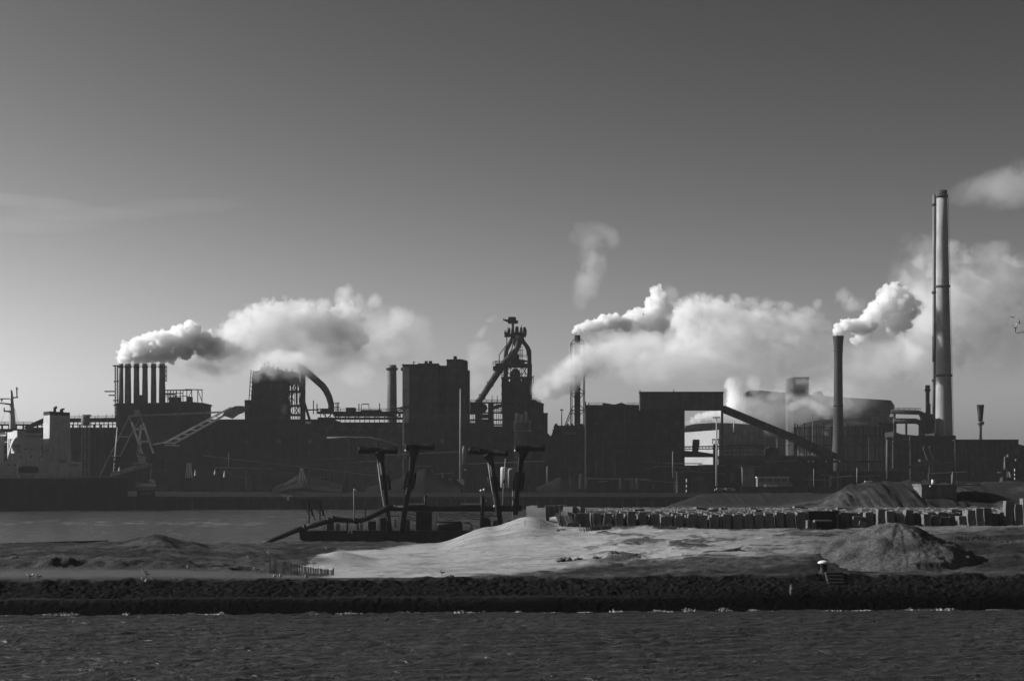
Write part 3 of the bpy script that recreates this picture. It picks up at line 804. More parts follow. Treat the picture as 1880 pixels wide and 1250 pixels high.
for a,b,c in ((484,666,3),(491,662,2),(500,668,2.5),(508,674,3),(524,677,3),(534,676,3)): mb.pbox(a,a+c,b,683,Y+10,3)
for a in (505.5,506.5): mb.pbeam((a,695),(a,726),Y+3,.5)
mb.build('framework', M['steel'], t)
mb = MB()
for a,b in ((462,678),(459,735)): pass
mb.pbeam((461,678),(457,735),Y+2,.45); mb.pbeam((463,690),(463.5,735),Y+2,.45)
for i in range(6): mb.pbeam((461-.6*i,684+8*i),(463.4,688+8*i),Y+2,.3)
mb.pbox(449,459,734,762,Y+1,7); mb.pbox(449.5,458.5,762,770,Y+2,.6)
mb.build('lift_shaft', M['steel'], t)
MB().ptube([(556,775),(556,700),(556,674)],Y+6,[5.0,4.8,4.8],16).build('uptake', M['mid_wall'], t)
MB().ptube([(545,668),(556,676),(575,693),(592,708),(598,716),(604,728),(608,742),(608,760)],Y+6,[3,6,6.2,6.2,6,5.8,5.6,5.6],16).build('downcomer', M['mid_wall'], t)
mb = MB(); mb.ptube([(559,740),(569,772)],Y+5,2.4,8); mb.ptube([(547,700),(551,716),(553,720)],Y+5,1.8,8); mb.ptube([(553,722),(551,735),(553,748)],Y+5,1.6,8); mb.build('brace_pipe', M['steel'], t)

# ---- round chimney with a collar
Y = 1110
t = thing('chimney','short round chimney with a collar left of the twin towers','chimney',(X(719.5,Y),Y,ZG))
MB().plathe(719.5,Y,[(9.4,905),(9.2,760),(8.4,677),(8.2,670),(6,670)],28).build('shaft', M['tank'], t)
MB().plathe(719.5,Y,[(10,679.5),(11,678),(11,675.5),(9.5,675)],28).build('collar', M['steel'], t)

# ---- twin towers
Y = 1045
def facet(px0,px1,px2,py0,py1,Y,d,k):
    """block whose left strip px0..px1 is turned a little to the light"""
    a,b,c = X(px0,Y),X(px1,Y),X(px2,Y); z0 = ZG-.2 if py1 is None else Z(py1,Y); z1 = Z(py0,Y); e = (b-a)*k
    pts = [(a,Y+e),(b,Y),(c,Y),(c,Y+d),(a,Y+d)]
    return [(x,y,z0) for x,y in pts]+[(x,y,z1) for x,y in pts], [(0,1,6,5),(1,2,7,6),(2,3,8,7),(3,4,9,8),(4,0,5,9),(5,6,7,8,9),(4,3,2,1,0)]
t = thing('stove_tower','broad dark flat topped tower next to the collared chimney','tower',(X(770,Y),Y,ZG))
mb = MB(); mb.add(*facet(738.5,751,805,670.5,None,Y,22,.42)); mb.build('wall', M['dark_wall'], t)
mb = MB(); mb.pbox(738,770,668.5,670.6,Y-.5,23); mb.pbox(767,805.5,667,670.5,Y-.6,24); mb.pbox(779.5,785,662.5,668,Y+4,4); mb.pbox(787,793,662.5,668,Y+4,4)
mb.pbox(736,741,675,680,Y+2,5); mb.pbeam((759.5,669),(759.5,663.5),Y+4,.4); mb.pbeam((758,664.5),(762,665),Y+4,.4); mb.build('roof', M['steel'], t)
for a in (757,771,789): MB().pbox(a,a+.8,671,776,Y-.45,.35).build('downpipe', M['mid_wall'], t)
for yy in (700,731): MB().pbox(752,804.5,yy,yy+.9,Y-.3,.25).build('ledge', M['mid_wall'], t)
mb = MB(); mb.pbeam((728,750),(752,745),Y-2,.9); mb.pbeam((728,754),(752,748),Y-2,.7); mb.pbeam((731,757),(735,765),Y-2,.5); mb.pbeam((735,752),(735,770),Y-2,.4); mb.build('bridge', M['steel'], t)
t = thing('stove_tower','taller dark tower with a roof vent and a narrow step on its right','tower',(X(834,Y),Y,ZG))
mb = MB(); mb.add(*facet(806.5,815,821,672,None,Y+3,20,.42)); mb.pbox(820,857.5,662,905,Y+1,20); mb.pbox(857,861.8,679.5,905,Y+5,14); mb.build('wall', M['dark_wall'], t)
mb = MB(); mb.pprism([(819.5,662.3),(819.5,659.7),(846,659),(857.8,662),(857.8,663)],Y+.5,21); mb.pbox(832.5,838.5,653.8,660,Y+6,4); mb.pbox(806,820,671,673,Y+2,22); mb.build('roof', M['steel'], t)
for a in (828,842,852): MB().pbox(a,a+.8,664,776,Y+.5,.35).build('downpipe', M['mid_wall'], t)
mb = MB()
for yy in (776,792,808): mb.pbox(806,850,yy,yy+1.4,Y-1,2)
for a in range(808,850,6): mb.pbox(a,a+.8,776,809,Y-.6,.5)
mb.build('pipe_rack', M['steel'], t)
t = block('skip_house','low black skip house running under the twin towers','building',742,905,782,1038,6,M['darker_wall'])
mb = MB(); mb.pbox(741,906,776,782.2,1037,8); mb.railing(P(742,776,1038),P(905,776,1038),1.2,.25,3)
for a in range(746,905,12): mb.pbox(a,a+1.3,782,905,1037.4,.5)
mb.build('walkway', M['steel'], t)
openings(t, M['hall_wall'], 1038, [(806,815,779 if 0 else 804,814)], 'pale_panel')  # one paler panel on the dark wall

# ---- tall lamp mast with a sign plate at its foot
def lampmast(px, ptop, pbot, Y, label, w=.5, heads=None, mat='grey_steel', group=None):
    t = thing('lamp_mast', label, 'lamp mast', P(px,pbot,Y), group)
    MB().tube([P(px,pbot,Y),P(px,ptop,Y)],[w,w*.55],10).build('pole', M[mat], t)
    mb = MB()
    if heads: mb.pbeam((px-heads,ptop),(px+heads,ptop),Y,.4); [mb.pbox(px+s*heads-1.2,px+s*heads+1.2,ptop-.8,ptop+1.4,Y-.4,.9) for s in (-1,-.33,.33,1)]
    else: mb.pbox(px-1,px+1,ptop-1,ptop+.4,Y-.4,.8)
    mb.build('lamp_head', M['steel'], t)
    return t
t = lampmast(845.5,711,881,985,'tallest pale lamp mast standing in front of the twin towers',.62,3.6)
MB().pprism([(838,880),(852,880),(852,890),(849,890)],983.6,.5).build('sign_plate', M['offwhite'], t)

# ---- big blast furnace
Y = 1100
t = thing('blast_furnace','tall black blast furnace tower with bent uptake pipes and a crane on top','furnace',(X(945,Y),Y,ZG))
mb = MB(); mb.pprism([(922,905),(922,692),(934,692),(934,700),(958,700),(958,692),(976,692),(977,905)],Y+4,22); mb.pprism([(936,702),(938,682),(943,676.5),(949,676.5),(955,682),(957,702)],Y+10,10)
mb.build('furnace_body', M['darker_wall'], t)
mb = MB()
for a in (921.5,925.5,932,937,958,964,976): mb.pbox(a-.7,a+.7,668,760,Y+1,1.2)
for a,b,c in ((909,970,667.5),(909,970,671),(920,978,692),(920,978,706),(920,978,722),(920,978,738),(919,980,756)): mb.pbox(a,b,c-.7,c+.7,Y-.5,20)
for yy in range(672,760,5): mb.pbeam((921.5,yy),(925.5,yy+2.5),Y,.35)
for i in range(5):
    yy = 673+17*i
    for a,b in ((937,947),(947,958),(926,937),(958,968)): mb.pbeam((a,yy),(b,yy+16),Y+.6,.45); mb.pbeam((b,yy),(a,yy+16),Y+.6,.45)
mb.railing(P(909,667,Y-.4),P(970,667,Y-.4),1.4,.25,2.5); mb.railing(P(934,657,Y+6),P(967,657,Y+6),1.5,.25,2.5)
mb.pbox(935,968,661,663,Y+4,9); mb.pbox(978,981,690,691,Y+5,3); mb.pbeam((979,690),(979,703),Y+5,.4); mb.pbeam((977,703),(980.5,703),Y+5,.4)
mb.pbox(905,912,672,680,Y,4); mb.railing(P(905,671,Y),P(913,671,Y),2.2,.3,2)
mb.build('framework', M['steel'], t)
mb = MB(); mb.plathe(948,Y+10,[(7,668),(7.5,662),(5.5,657),(4.5,651),(2,648),(2,643)],14); mb.pbox(936,946,655,667,Y+8,4); mb.pbox(953,963,660,667,Y+8,4)
for a,b in ((956,625),(953,630),(959,640)): mb.pbeam((a,b),(a,665),Y+6,.3)
for yy in (637,643,649,653): mb.pbeam((952,yy),(960,yy),Y+6,.3)
mb.build('top_hopper', M['steel'], t)
mb = MB(); mb.ptube([(943,618),(936,630),(929.5,643),(928.5,655),(928.5,690),(928.5,760)],Y+8,[3.6,4,4,4,4.4,4.8],14); mb.build('uptake', M['steel'], t)
mb = MB(); mb.ptube([(957,618),(961,628),(969,638),(971.8,645),(972,655),(972,720),(972,780)],Y+8,[3.4,3.8,3.8,3.8,3.8,4.4,4.8],14); mb.build('uptake', M['steel'], t)
mb = MB(); mb.ptube([(951,616),(952,630),(949,640),(942,650),(930,662),(917,679),(900,705),(884,730),(876,741)],Y+2,[5,5.2,5.4,6,6.4,6.4,5.8,5.6,5.6],16)
for a,b in ((917,679),(900,705),(885,728)): mb.ptube([(a-.8,b+1.2),(a+.8,b-1.2)],Y+2,[7.2,7.2],16)
mb.ptube([(945,640),(938,648),(933,654)],Y-1,1.2,6); mb.ptube([(943,622),(940,640),(934,652)],Y-2,1.,6)
mb.build('downcomer', M['dark_wall'], t)
mb = MB(); mb.ptube([(961,630),(967,643),(968,653)],Y+5,.9,6); mb.pbeam((930.5,615),(930.5,640),Y+4,.5); mb.ptube([(931,632),(916.5,651),(916.5,668)],Y+4,.8,6); mb.build('stair_pipe', M['steel'], t)
mb = MB(); mb.pprism([(938,610),(962,610),(962,620),(958,631),(952,640),(947,640),(941,628),(938,620)],Y+4,9)
mb.pbox(926,966,612.5,616,Y+2,13); mb.railing(P(926,612,Y+2),P(966,612,Y+2),1.6,.3,2.5); mb.pbox(926,934,609,617,Y+4,3)
for a,b,c in ((935,602,2),(941,600,2),(949,599.5,3.2),(957,601,2.2),(963,600.5,2.6),(965,604,2),(932.5,600,.6),(957.2,597,.6)): mb.plathe(a,Y+7,[(c,615),(c,b+2),(c*.7,b),(c*.3,b-.4)],10)
mb.build('top_platform', M['steel'], t)
mb = MB(); mb.plathe(941.5,Y+8,[(2.4,613),(2.2,592)],12); mb.pbox(933,947.5,582.5,592.5,Y+4,8); mb.pprism([(923.5,587.5),(923.5,586),(933,586.5),(933,591.5)],Y+6,2.4); mb.pbox(947.4,951,588,593,Y+5,4); mb.pbox(934,946,581.6,582.6,Y+4.5,7)
mb.pbeam((925,583.5),(925,589),Y+7,.3); mb.build('top_crane', M['steel'], t)
# cast house left and right of it
Y = 1090
t = thing('cast_house','cluttered black cast house with see-through bays left of the tall furnace','building',(X(893,Y),Y,ZG))
mb = MB(); mb.pbox(866,922,782,905,Y,24); mb.pprism([(863,760),(863,739),(884,739),(893,743),(895,749),(890,756),(884,759)],Y+2,10); mb.pbox(896,905.5,739,800,Y+1,10); mb.pbox(873,884,741,790,Y+3,10); mb.pbox(884,897,760,767,Y+2,10); mb.pbox(884,897,771,784,Y+2,10)
mb.build('wall', M['darker_wall'], t)
mb = MB()
for yy in (738.5,757,770,779): mb.pbox(862,923,yy-.8,yy+.8,Y-.5,12)
for a in (866,869,872,886,890,906,911,915,919): mb.pbox(a,a+.9,738,800,Y-.3,.7)
mb.pprism([(905,745),(922,741),(922,746),(905,752)],Y+1,6)
for a in (903.5,913): mb.pbeam((a,726),(a,741),Y,.35)
for i in range(4): mb.pbeam((907,742+i*4),(921,743+i*4),Y-.4,.35)
mb.railing(P(864,738,Y),P(922,738,Y),1.3,.25,3)
mb.build('framework', M['steel'], t)
t = thing('dust_house','black stepped building on the right flank of the tall furnace','building',(X(990,Y),Y,ZG))
mb = MB(); mb.pprism([(974,905),(974,735),(980,735),(998,742.5),(998,759),(1005.5,759.5),(1005.5,795),(1014,803),(1016,905)],Y+3,16); mb.build('wall', M['darker_wall'], t)
mb = MB(); mb.pprism([(973,736),(973,733.6),(980,733.6),(999,741),(999,743)],Y+2,18); mb.pbox(997.5,1006.3,757.8,759.8,Y+2.4,17); mb.railing(P(975,734,Y+3),P(992,739,Y+3),1.3,.25,2.5); mb.pbox(982,983.5,740,800,Y+2,.9); mb.build('roof', M['steel'], t)
t = thing('settling_tank','wide grey round tank at the foot of the tall furnace','tank',(X(959,1040),1040,ZG))
MB().plathe(959,1040,[(16,905),(16,826),(15.5,779),(13,777.5),(8,775.5)],28).build('shell', M['mid_wall'], t)
mb = MB(); mb.ptube([(944,790),(944,776),(948,774),(958,774)],1036,1,8); mb.pbox(971,972.3,772,790,1035,.5); mb.pbox(943,976,790,791.5,1034,2); mb.railing(P(943,776,1036),P(975,776,1036),1.1,.2,2.5)
for a,b,c in ((950,760,5),(958,762,4),(966,757,3)): mb.plathe(a,1044,[(c,779),(c*.9,b),(c*.4,b-2)],10)
mb.build('tank_fittings', M['grey_steel'], t)
# ---- guyed stack in a steel frame
Y = 1110
t = thing('framed_stack','dark smoking stack held in a slim steel lattice frame','chimney',(X(1060,Y),Y,ZG))
MB().plathe(1060,Y,[(5.8,905),(5.6,785),(5.4,615.5),(4,615.5)],20).build('shaft', M['darker_wall'], t)
mb = MB()
for a in (1047.6,1050.2,1071.2,1073.4): mb.pbeam((a,631),(a,785),Y-1,.5)
for yy in (631,660,690,722,753): mb.pbeam((1047.6,yy),(1073.4,yy),Y-1.6,.6)
for yy in (631,722,753): mb.pbeam((1048,yy),(1056,yy+9),Y-1.6,.45); mb.pbeam((1073,yy),(1064,yy+9),Y-1.6,.45); mb.pbeam((1048,yy-1),(1056,yy-10),Y-1.6,.4); mb.pbeam((1073,yy-1),(1064,yy-10),Y-1.6,.4)
mb.pbeam((1048,753),(1036.5,782),Y-1,.55); mb.pbeam((1050,757),(1039,782),Y-1,.45)
mb.pbox(1065,1070,655,661,Y-3,2)
mb.build('lattice_frame', M['steel'], t)
Y = 1095
t = block('pump_house','low dark building with round vents under the framed stack','building',1017,1080,781,Y,8,M['dark_wall'])
mb = MB(); mb.pbox(1015,1079,788,791,Y-1.5,10); mb.pbox(1034,1060,784,790,Y-1,3); mb.pprism([(1007,812),(1016,790),(1018,790),(1018,905),(1012,905)],Y+1,5)
for a in (1021,1042,1050,1058,1068): mb.plathe(a,Y+3,[(3.2,788),(3.2,780),(2,777.6)],12)
mb.build('roof', M['steel'], t)
openings(t, M['hall_wall'], Y, [(1036,1058,792,798)], 'pale_panel')  # pale panel below the roof edge
lampmast(1031.3,752,781,1093,'thin lamp post standing on the roof left of the framed stack',.35,1.6,'steel')

# ---- the big plain hall with the high gallery and its conveyor
Y = 1012
t = block('coal_hall','huge plain black hall in the centre right with little gables on its roof edge','building',1075,1257,746,Y,9,M['darker_wall'])
mb = MB(); mb.pprism([(1074,747),(1074,743),(1107,743),(1108,739),(1128,742.5),(1141,738.8),(1150,742.5),(1176,743),(1176,747)],Y-.8,10); mb.pbox(1074,1076,737,744,Y+1,1.5); mb.pbox(1079.5,1081,739,744,Y+1,1.5)
mb.railing(P(1082,743,Y),P(1107,743,Y),1.1,.18,2.5); mb.railing(P(1151,743,Y),P(1175,743,Y),1.1,.18,2.5); mb.build('roof', M['steel'], t)
mb = MB(); mb.pbox(1076,1256.5,811,812.4,Y-.6,.5); mb.pbox(1076,1256.5,842,843,Y-.5,.4); mb.pbox(1076.2,1078.6,760,905,Y-.7,.6); mb.pbox(1221,1222.5,755,905,Y-.4,.3); mb.build('ledge', M['dark_wall'], t)
for a in (1108,1146,1190): MB().pbox(a,a+.9,747,905,Y-.5,.4).build('downpipe', M['mid_wall'], t)
for a in (1092,1128,1164,1206,1240): MB().pbox(a,a+6,775,779,Y-.2,.15).build('louvre', M['mid_wall'], t)
mb = MB(); mb.pbox(1180,1198,858,862,Y-.4,.3); mb.pbox(1120,1142,826,828,Y-.3,.2); mb.build('louvre', M['mid_wall'], t)
Y = 1004
t = thing('transfer_house','long dark box gallery raised high over the gap beside the plain hall','building',(X(1250,Y),Y,Z(753,Y)))
MB().pbox(1175,1328,721.5,753,Y,7).build('wall', grey('gallery_cladding',.05,panel=.2,panel_w=17.8,panel_h=40.), t)
mb = MB(); mb.pbox(1174.2,1329,718.8,721.6,Y-.5,8); mb.pbox(1175,1257,750,753.4,Y-.4,.3); mb.pbeam((1237,719),(1237,715),Y+2,.4); mb.pbeam((1175,719),(1175,715.5),Y+2,.4); mb.build('roof', M['steel'], t)
MB().pbox(1236.6,1237.5,722,753,Y-.15,.1).build('seam', M['steel'], t)
MB().pbox(1324.3,1328,753,905,Y+1,2).build('leg', M['dark_wall'], t)
t = thing('inclined_conveyor','long black conveyor gallery sloping down to the foot of the flared chimney','conveyor',(X(1430,Y),Y,Z(800,Y)))
MB().pprism([(1328.2,745),(1332,746.5),(1470,803.5),(1541,836.5),(1541,843),(1512,840),(1440,803.5),(1328.2,757.5)],Y+1,4).build('gallery', M['dark_wall'], t)
mb = MB()
mb.pbox(1425,1427,800,903,Y+2,1); mb.pbox(1480,1482,823,903,Y+2,1); mb.pprism([(1328.2,744.6),(1332,744.6),(1470,801.6),(1541,834.6),(1541,836.4),(1470,803.4),(1332,746.4),(1328.2,744.9)],Y+.6,4.8)
mb.build('roof', M['black'], t)

# ---- pale hall seen through the gap
Y = 1250
frL = Frame(1320, Y, math.radians(180-48))     # wall running back to the left from the corner
t = thing('storage_hall','white panelled hall with dark seams seen through the gap under the raised gallery','building',(X(1320,Y),Y,ZG))
mb = MB(); x0,y0,_ = frL.p(0,0,0); x1,y1,_ = frL.p(32,0,0)
zt = Z(789,Y)
mb.add([(x0,y0,ZG-.2),(x1,y1,ZG-.2),(x1,y1,zt-1.2),(x0,y0,zt),(x0+.4,y0+.8,ZG-.2),(x1+.4,y1+.8,ZG-.2),(x1+.4,y1+.8,zt-1.2),(x0+.4,y0+.8,zt)],[(0,3,2,1),(4,5,6,7),(0,4,7,3),(1,2,6,5),(3,7,6,2),(0,1,5,4)])
mb.build('side_wall', M['pale_wall'], t)
mb = MB(); mb.box(X(1320,Y)+.02, X(1402,Y), Y+.3, Y+30, ZG-.2, Z(788,Y)); mb.build('front_wall', M['hall_wall'], t)
mb = MB(); mb.pprism([(1257,789),(1258,782),(1275,778),(1310,776),(1345,776.5),(1400,781),(1404,790),(1320,788.4)],Y+22,30); mb.build('roof', M['hall_wall'], t)
mb = MB()
for k in (6,11.5,16,21,26.5):
    a = frL.p(k,.1 if 0 else -.1,0); b = frL.p(k+.45,-.1,0)
    mb.add([(a[0],a[1]-.12,ZG),(b[0],b[1]-.12,ZG),(b[0],b[1]-.12,zt-1.2),(a[0],a[1]-.12,zt-1.2),(a[0],a[1]+.2,ZG),(b[0],b[1]+.2,ZG),(b[0],b[1]+.2,zt-1.2),(a[0],a[1]+.2,zt-1.2)],[(0,3,2,1),(4,5,6,7),(0,4,7,3),(1,2,6,5),(3,7,6,2),(0,1,5,4)])
mb.build('seam', M['steel'], t)
t = thing('grain_silo','tall white lit wall block at the left edge of the gap under the gallery','building',(X(1263,1290),1290,ZG))
f2 = Frame(1270.5, 1290, math.radians(180-40)); mb = MB(); f2.box(mb, 0, 9, -12, 0, ZG-.2, Z(786,1290)); mb.build('wall', M['pale_wall'], t)
mb = MB(); f2.box(mb, -.3, 9.3, -12.3, .3, Z(786,1290), Z(785,1290)); mb.build('roof', M['steel'], t)
t = thing('steam_vent','thin white vent pipe puffing steam in front of the pale hall','pipe',P(1347,790,1230))
mb = MB(); mb.ptube([(1347,795),(1347.3,772)],1230,[.8,.9],8); mb.build('pipe', M['white'], t)
mb = MB(); mb.pbox(1344.5,1350,793,795.5,1229,2); mb.build('base', M['steel'], t)

# ---- dark vaulted hall with a tower
Y = 1400
t = thing('vaulted_hall','vast dark hall with a rounded roof end fading into haze behind the gas holder','building',(X(1505,Y),Y,ZG))
mb = MB(); mb.pprism([(1369,905),(1369,726),(1371,720),(1376,717),(1386,717),(1447,722.5),(1525,729),(1634,736),(1639,739),(1642.5,745),(1641.5,751),(1637,758),(1633,763),(1631,769),(1631,905)],Y,16); mb.build('shell', M['mid_wall'], t)
mb = MB(); mb.pprism([(1376,717),(1386,715.8),(1447,721.2),(1525,727.7),(1634,734.6),(1639,737),(1634,736.6),(1525,729.6),(1447,723),(1386,717.6)],Y-.5,17); mb.pprism([(1497,727),(1502,718),(1508,718),(1514,728)],Y+4,20); mb.build('roof', M['steel'], t)
Y = 1380
t = thing('quench_tower','square hazy tower rising through steam from the vaulted hall','tower',(X(1466,Y),Y,ZG))
mb = MB(); mb.add(*facet(1447.5,1456.5,1485,694,None,Y,14,.6)); mb.build('wall', M['mid_wall'], t)
mb = MB(); mb.pbox(1457,1486,692,695,Y-.5,15); mb.pbox(1460,1480,700,722,Y-.3,.2); mb.build('louvre', M['steel'], t)
t = block('crusher_house','dark block standing between the gas holder and the pipe bridge','building',1603,1641,767,1230,4,M['dark_wall'])
mb = MB(); mb.pbox(1604,1641,764.5,776,1228,4); mb.pbox(1601,1603.4,762,800,1229,1.4); mb.railing(P(1604,764.5,1229),P(1640,764.5,1229),1.2,.25,2.5); mb.build('roof', M['tank'], t)

# ---- gas holder in its guide frame
Y = 1200
t = thing('gas_holder','low domed gas holder ringed by a steel guide frame','gas holder',(X(1556,Y),Y+28,ZG))
R_ = m(81,Y)
mb = MB(); mb.lathe(X(1556,Y),Y+28,[(R_,ZG-.2),(R_,Z(786,Y)),(R_*.97,Z(783.5,Y))]+[(R_*.97*math.cos(a),Z(783.5,Y)+m(17,Y)*math.sin(a)) for a in [math.pi/2*k/8 for k in range(1,8)]]+[(.3,Z(783.5,Y)+m(17,Y))],64); mb.build('shell', grey('holder_paint',.11,var=.2,streak=.35), t)
mb = MB()
for k in range(36):
    a = 2*math.pi*k/36; x = X(1556,Y)+(R_+1.2)*math.cos(a); y = Y+28+(R_+1.2)*math.sin(a)
    mb.box(x-.35,x+.35,y-.35,y+.35,ZG-.1,Z(775 if k%3==0 else 781,Y))
for zz in (Z(784,Y),Z(800,Y),Z(817,Y)):
    pts = [(X(1556,Y)+(R_+1.2)*math.cos(2*math.pi*k/36), Y+28+(R_+1.2)*math.sin(2*math.pi*k/36), zz) for k in range(37)]
    for p,q in zip(pts,pts[1:]): mb.beam(p,q,.5)
mb.build('guide_frame', M['steel'], t)
MB().pbeam((1492,760),(1492,835),1195,.5).build('mast', M['grey_steel'], t)

# ---- flared chimney
Y = 1160
t = thing('flared_chimney','slender dark chimney with a flared top blowing a white plume','chimney',(X(1539,Y),Y,ZG))
MB().plathe(1539,Y,[(13,905),(12,838),(10.4,815),(9.2,790),(8.4,740),(7.7,660),(8.2,640),(9.2,626),(10.2,618),(10.2,616.8),(8,616.8)],36).build('shaft', M['brick'], t)
mb = MB()
mb.plathe(1539,Y,[(8.9,792),(9.7,791),(9.7,789),(8.9,788.6)],36); mb.plathe(1539,Y,[(8.5,746),(9.4,745),(9.4,743.5),(8.5,743)],36); mb.plathe(1539,Y,[(8.1,645),(8.8,644),(8.8,643),(8.1,642.5)],36)
mb.build('ring', M['band'], t)

# ---- pipe bridge and burner stack
Y = 1150
t = thing('pipe_bridge','pair of thick dark pipes bridging to the plant beside the tallest chimney','pipe bridge',(X(1670,Y),Y,ZG))
mb = MB(); mb.ptube([(1636,755.5),(1686,757),(1694,760),(1699,768)],Y,4.2,12); mb.ptube([(1640,772.5),(1682,773),(1691,777),(1696,786),(1698,806)],Y,5,12); mb.build('pipe', M['dark_wall'], t)
mb = MB(); mb.railing(P(1640,752,Y),P(1690,753,Y),1.2,.25,3)
for a,b in ((1664.5,777),(1644.5,776),(1643,760),(1689,780),(1694,790)): mb.pbox(a-1.4,a+1.4,b,812,Y-1,2)
mb.build('support', M['steel'], t)
t = thing('burner_stack','short dark stack with a collar rising from pipework left of the tallest chimney','chimney',(X(1703,Y),Y+4,ZG))
MB().plathe(1703,Y+4,[(6,812),(5.6,760),(3.8,755),(3.7,720),(4.4,718),(4.4,707),(3.4,707)],18).build('shaft', M['steel'], t)
mb = MB(); mb.plathe(1703,Y+4,[(5.4,718),(5.8,716),(5.4,714.5)],18); mb.pbox(1706.5,1708.5,741,760,Y+4,1); mb.pbox(1690,1713,760,764,Y+2,5); mb.pbox(1688,1716,773,777,Y+1,6); mb.pbox(1692,1714,764,810,Y+5,5)
for a in (1690,1694.5,1711): mb.pbox(a,a+1.2,760,812,Y,1)
for i in range(5): mb.pbeam((1690,764+9*i),(1696,773+9*i),Y,.4)
mb.plathe(1698,Y,[(3,772),(3.6,768),(3,764)],10); mb.plathe(1709,Y,[(3,772),(3.4,768),(3,764)],10)
mb.build('pipework', M['steel'], t)

# ---- the tallest chimney and its slim neighbour
Y = 1150
t = thing('tall_chimney','very tall pale concrete chimney with dark rings and a black cap','chimney',(X(1733,Y),Y+9,ZG))
Yc = Y+9
def cpt(py): return P(1733.4-(800-py)*4.1/450, py, Yc)
def crad(py): return m(15.6-(800-py)*6.3/450, Yc)
ys = [812,800,760,720,690,640,580,526,470,420,364]
MB().tube([cpt(a) for a in ys],[crad(a) for a in ys],56).build('shaft', M['stack_conc'], t)
mb = MB(); mb.tube([cpt(364),cpt(350)],[crad(364)*1.01,crad(350)*1.02],56); mb.build('cap', M['band'], t)
for a,k in ((361,1.17),(526.5,1.13),(690,1.13)):
    MB().tube([cpt(a+1.6),cpt(a+1.4),cpt(a-2.6)],[crad(a)*1.03,crad(a)*k,crad(a)*k],56).build('ring', M['band'], t)
mb = MB()
for py in range(360,800,4):
    p = cpt(py)+Vector((crad(py)+.55,-.5,0)); q = cpt(py+4)+Vector((crad(py+4)+.55,-.5,0)); mb.beam(p,q,.18)
    if py%8==0: mb.beam(p, p+Vector((-.7,.2,0)), .15)
mb.build('ladder', M['steel'], t)
t = thing('slim_chimney','slim grey chimney half hidden behind the left edge of the tallest chimney','chimney',(X(1715,Y+40),Y+40,ZG))
MB().ptube([(1715.4,812),(1715.2,600),(1715,358)],Y+40,[3.7,3.2,2.9],24).build('shaft', M['tank'], t)
mb = MB()
for a in (376,537,698): mb.ptube([(1715,a+2),(1715,a-2)],Y+40,[4.6,4.6],24)
mb.build('ring', M['band'], t)
MB().ptube([(1714.6,664),(1714.6,617)],Y+37.5,[3.2,3.2],20).build('dark_sleeve', M['band'], t)

# ---- flare stack
Y = 1100
t = thing('flare_stack','small flare stack with a black conical tip above the low building on the right','flare stack',P(1800,806,Y))
MB().plathe(1800,Y,[(3,812),(2.8,780),(2.6,771)],16).build('pole', M['tank'], t)
MB().plathe(1800,Y,[(4.6,772.5),(4.2,770),(6.8,743),(5.4,743)],20).build('tip', M['black'], t)
mb = MB(); mb.plathe(1800,Y,[(7.4,780),(7.4,779)],16); mb.plathe(1800,Y,[(5.6,779),(7,776),(7,773.8)],16)
mb.build('platform', M['tank'], t)

# ---- dark low buildings on the right
t = block('casting_shop','low black building carrying the tallest chimney','building',1640,1755,800,1120,4,M['darker_wall'])
mb = MB(); mb.pprism([(1641,801),(1641,792),(1655,797),(1680,799),(1716,799.5),(1716,795),(1725,799),(1754,799),(1755,801)],1119,27); mb.build('roof', M['steel'], t)
t = block('rolling_shed','long low black shed with a flat roof under the flare stack','building',1754,1870,809,1080,3,M['darker_wall'])
mb = MB(); mb.pbox(1752,1870.5,806.5,809.4,1079,4.5)
for a in range(1760,1870,11): mb.pbox(a,a+1.2,810,905,1079.6,.3)
mb.build('roof', M['steel'], t)
t = block('ore_stockpile','dark sloping stockpile shed at the right edge behind the low shed','building',1868,1990,822,1090,25,M['darker_wall'])
MB().pprism([(1867,822.4),(1869,815),(1884,818.5),(1992,820),(1992,822.4)],1089,27).build('roof', M['steel'], t)
# ------------------------------------------------------------------ quayside of the works
def rods(name, Y, segs, w, mat, parent=None, dY=0):
    mb = MB()
    for s in segs: mb.pbeam((s[0],s[1]),(s[2],s[3]),Y,s[4] if len(s)>4 else w, Y+dY if dY else None)
    return mb.build(name, mat, parent)
# stacker crane with lattice boom
Y = 1000
pale = grey('pale_lattice_paint', .5, rough=.6, var=.25)
dim = grey('dull_lattice_paint', .2, rough=.7, var=.3)
t = thing('ship_unloader','tall stacker crane with pale lattice legs and a long lattice boom over the quay','crane',(X(262,Y),Y,ZG))
rods('rear_leg', Y+8, [(238,763,184,872),(256,768,220,838),(209.5,801.5,240,801.5),(200,836.5,221,836.5),(184,872,178,885)], .55, dim, t)
rods('front_leg', Y, [(241.5,775,261,833),(262.5,776,281.5,832),(246,788,266,787),(256,811,275,810),(259,780,256,808),(255,820,253.5,836),(258,812,253,838)], .95, pale, t)
mb = MB(); mb.pbeam((236,764),(260,762),Y,1.2); mb.pbox(246,256,753,762,Y,3); mb.pbeam((236,764),(242,776),Y,.6); mb.pbeam((258,763),(264,778),Y,.6); mb.pbeam((245,753),(257,753),Y,.4); mb.build('mast_head', dim, t)
MB().pbeam((259,763),(413,756),Y+1,.8).build('tie_rod', dim, t)
mb = MB()
A0,A1,B0,B1 = (302,813),(424,748),(318,815),(430,752)
mb.pbeam(A0,A1,Y,.95); mb.pbeam(B0,B1,Y-1.5,.95)
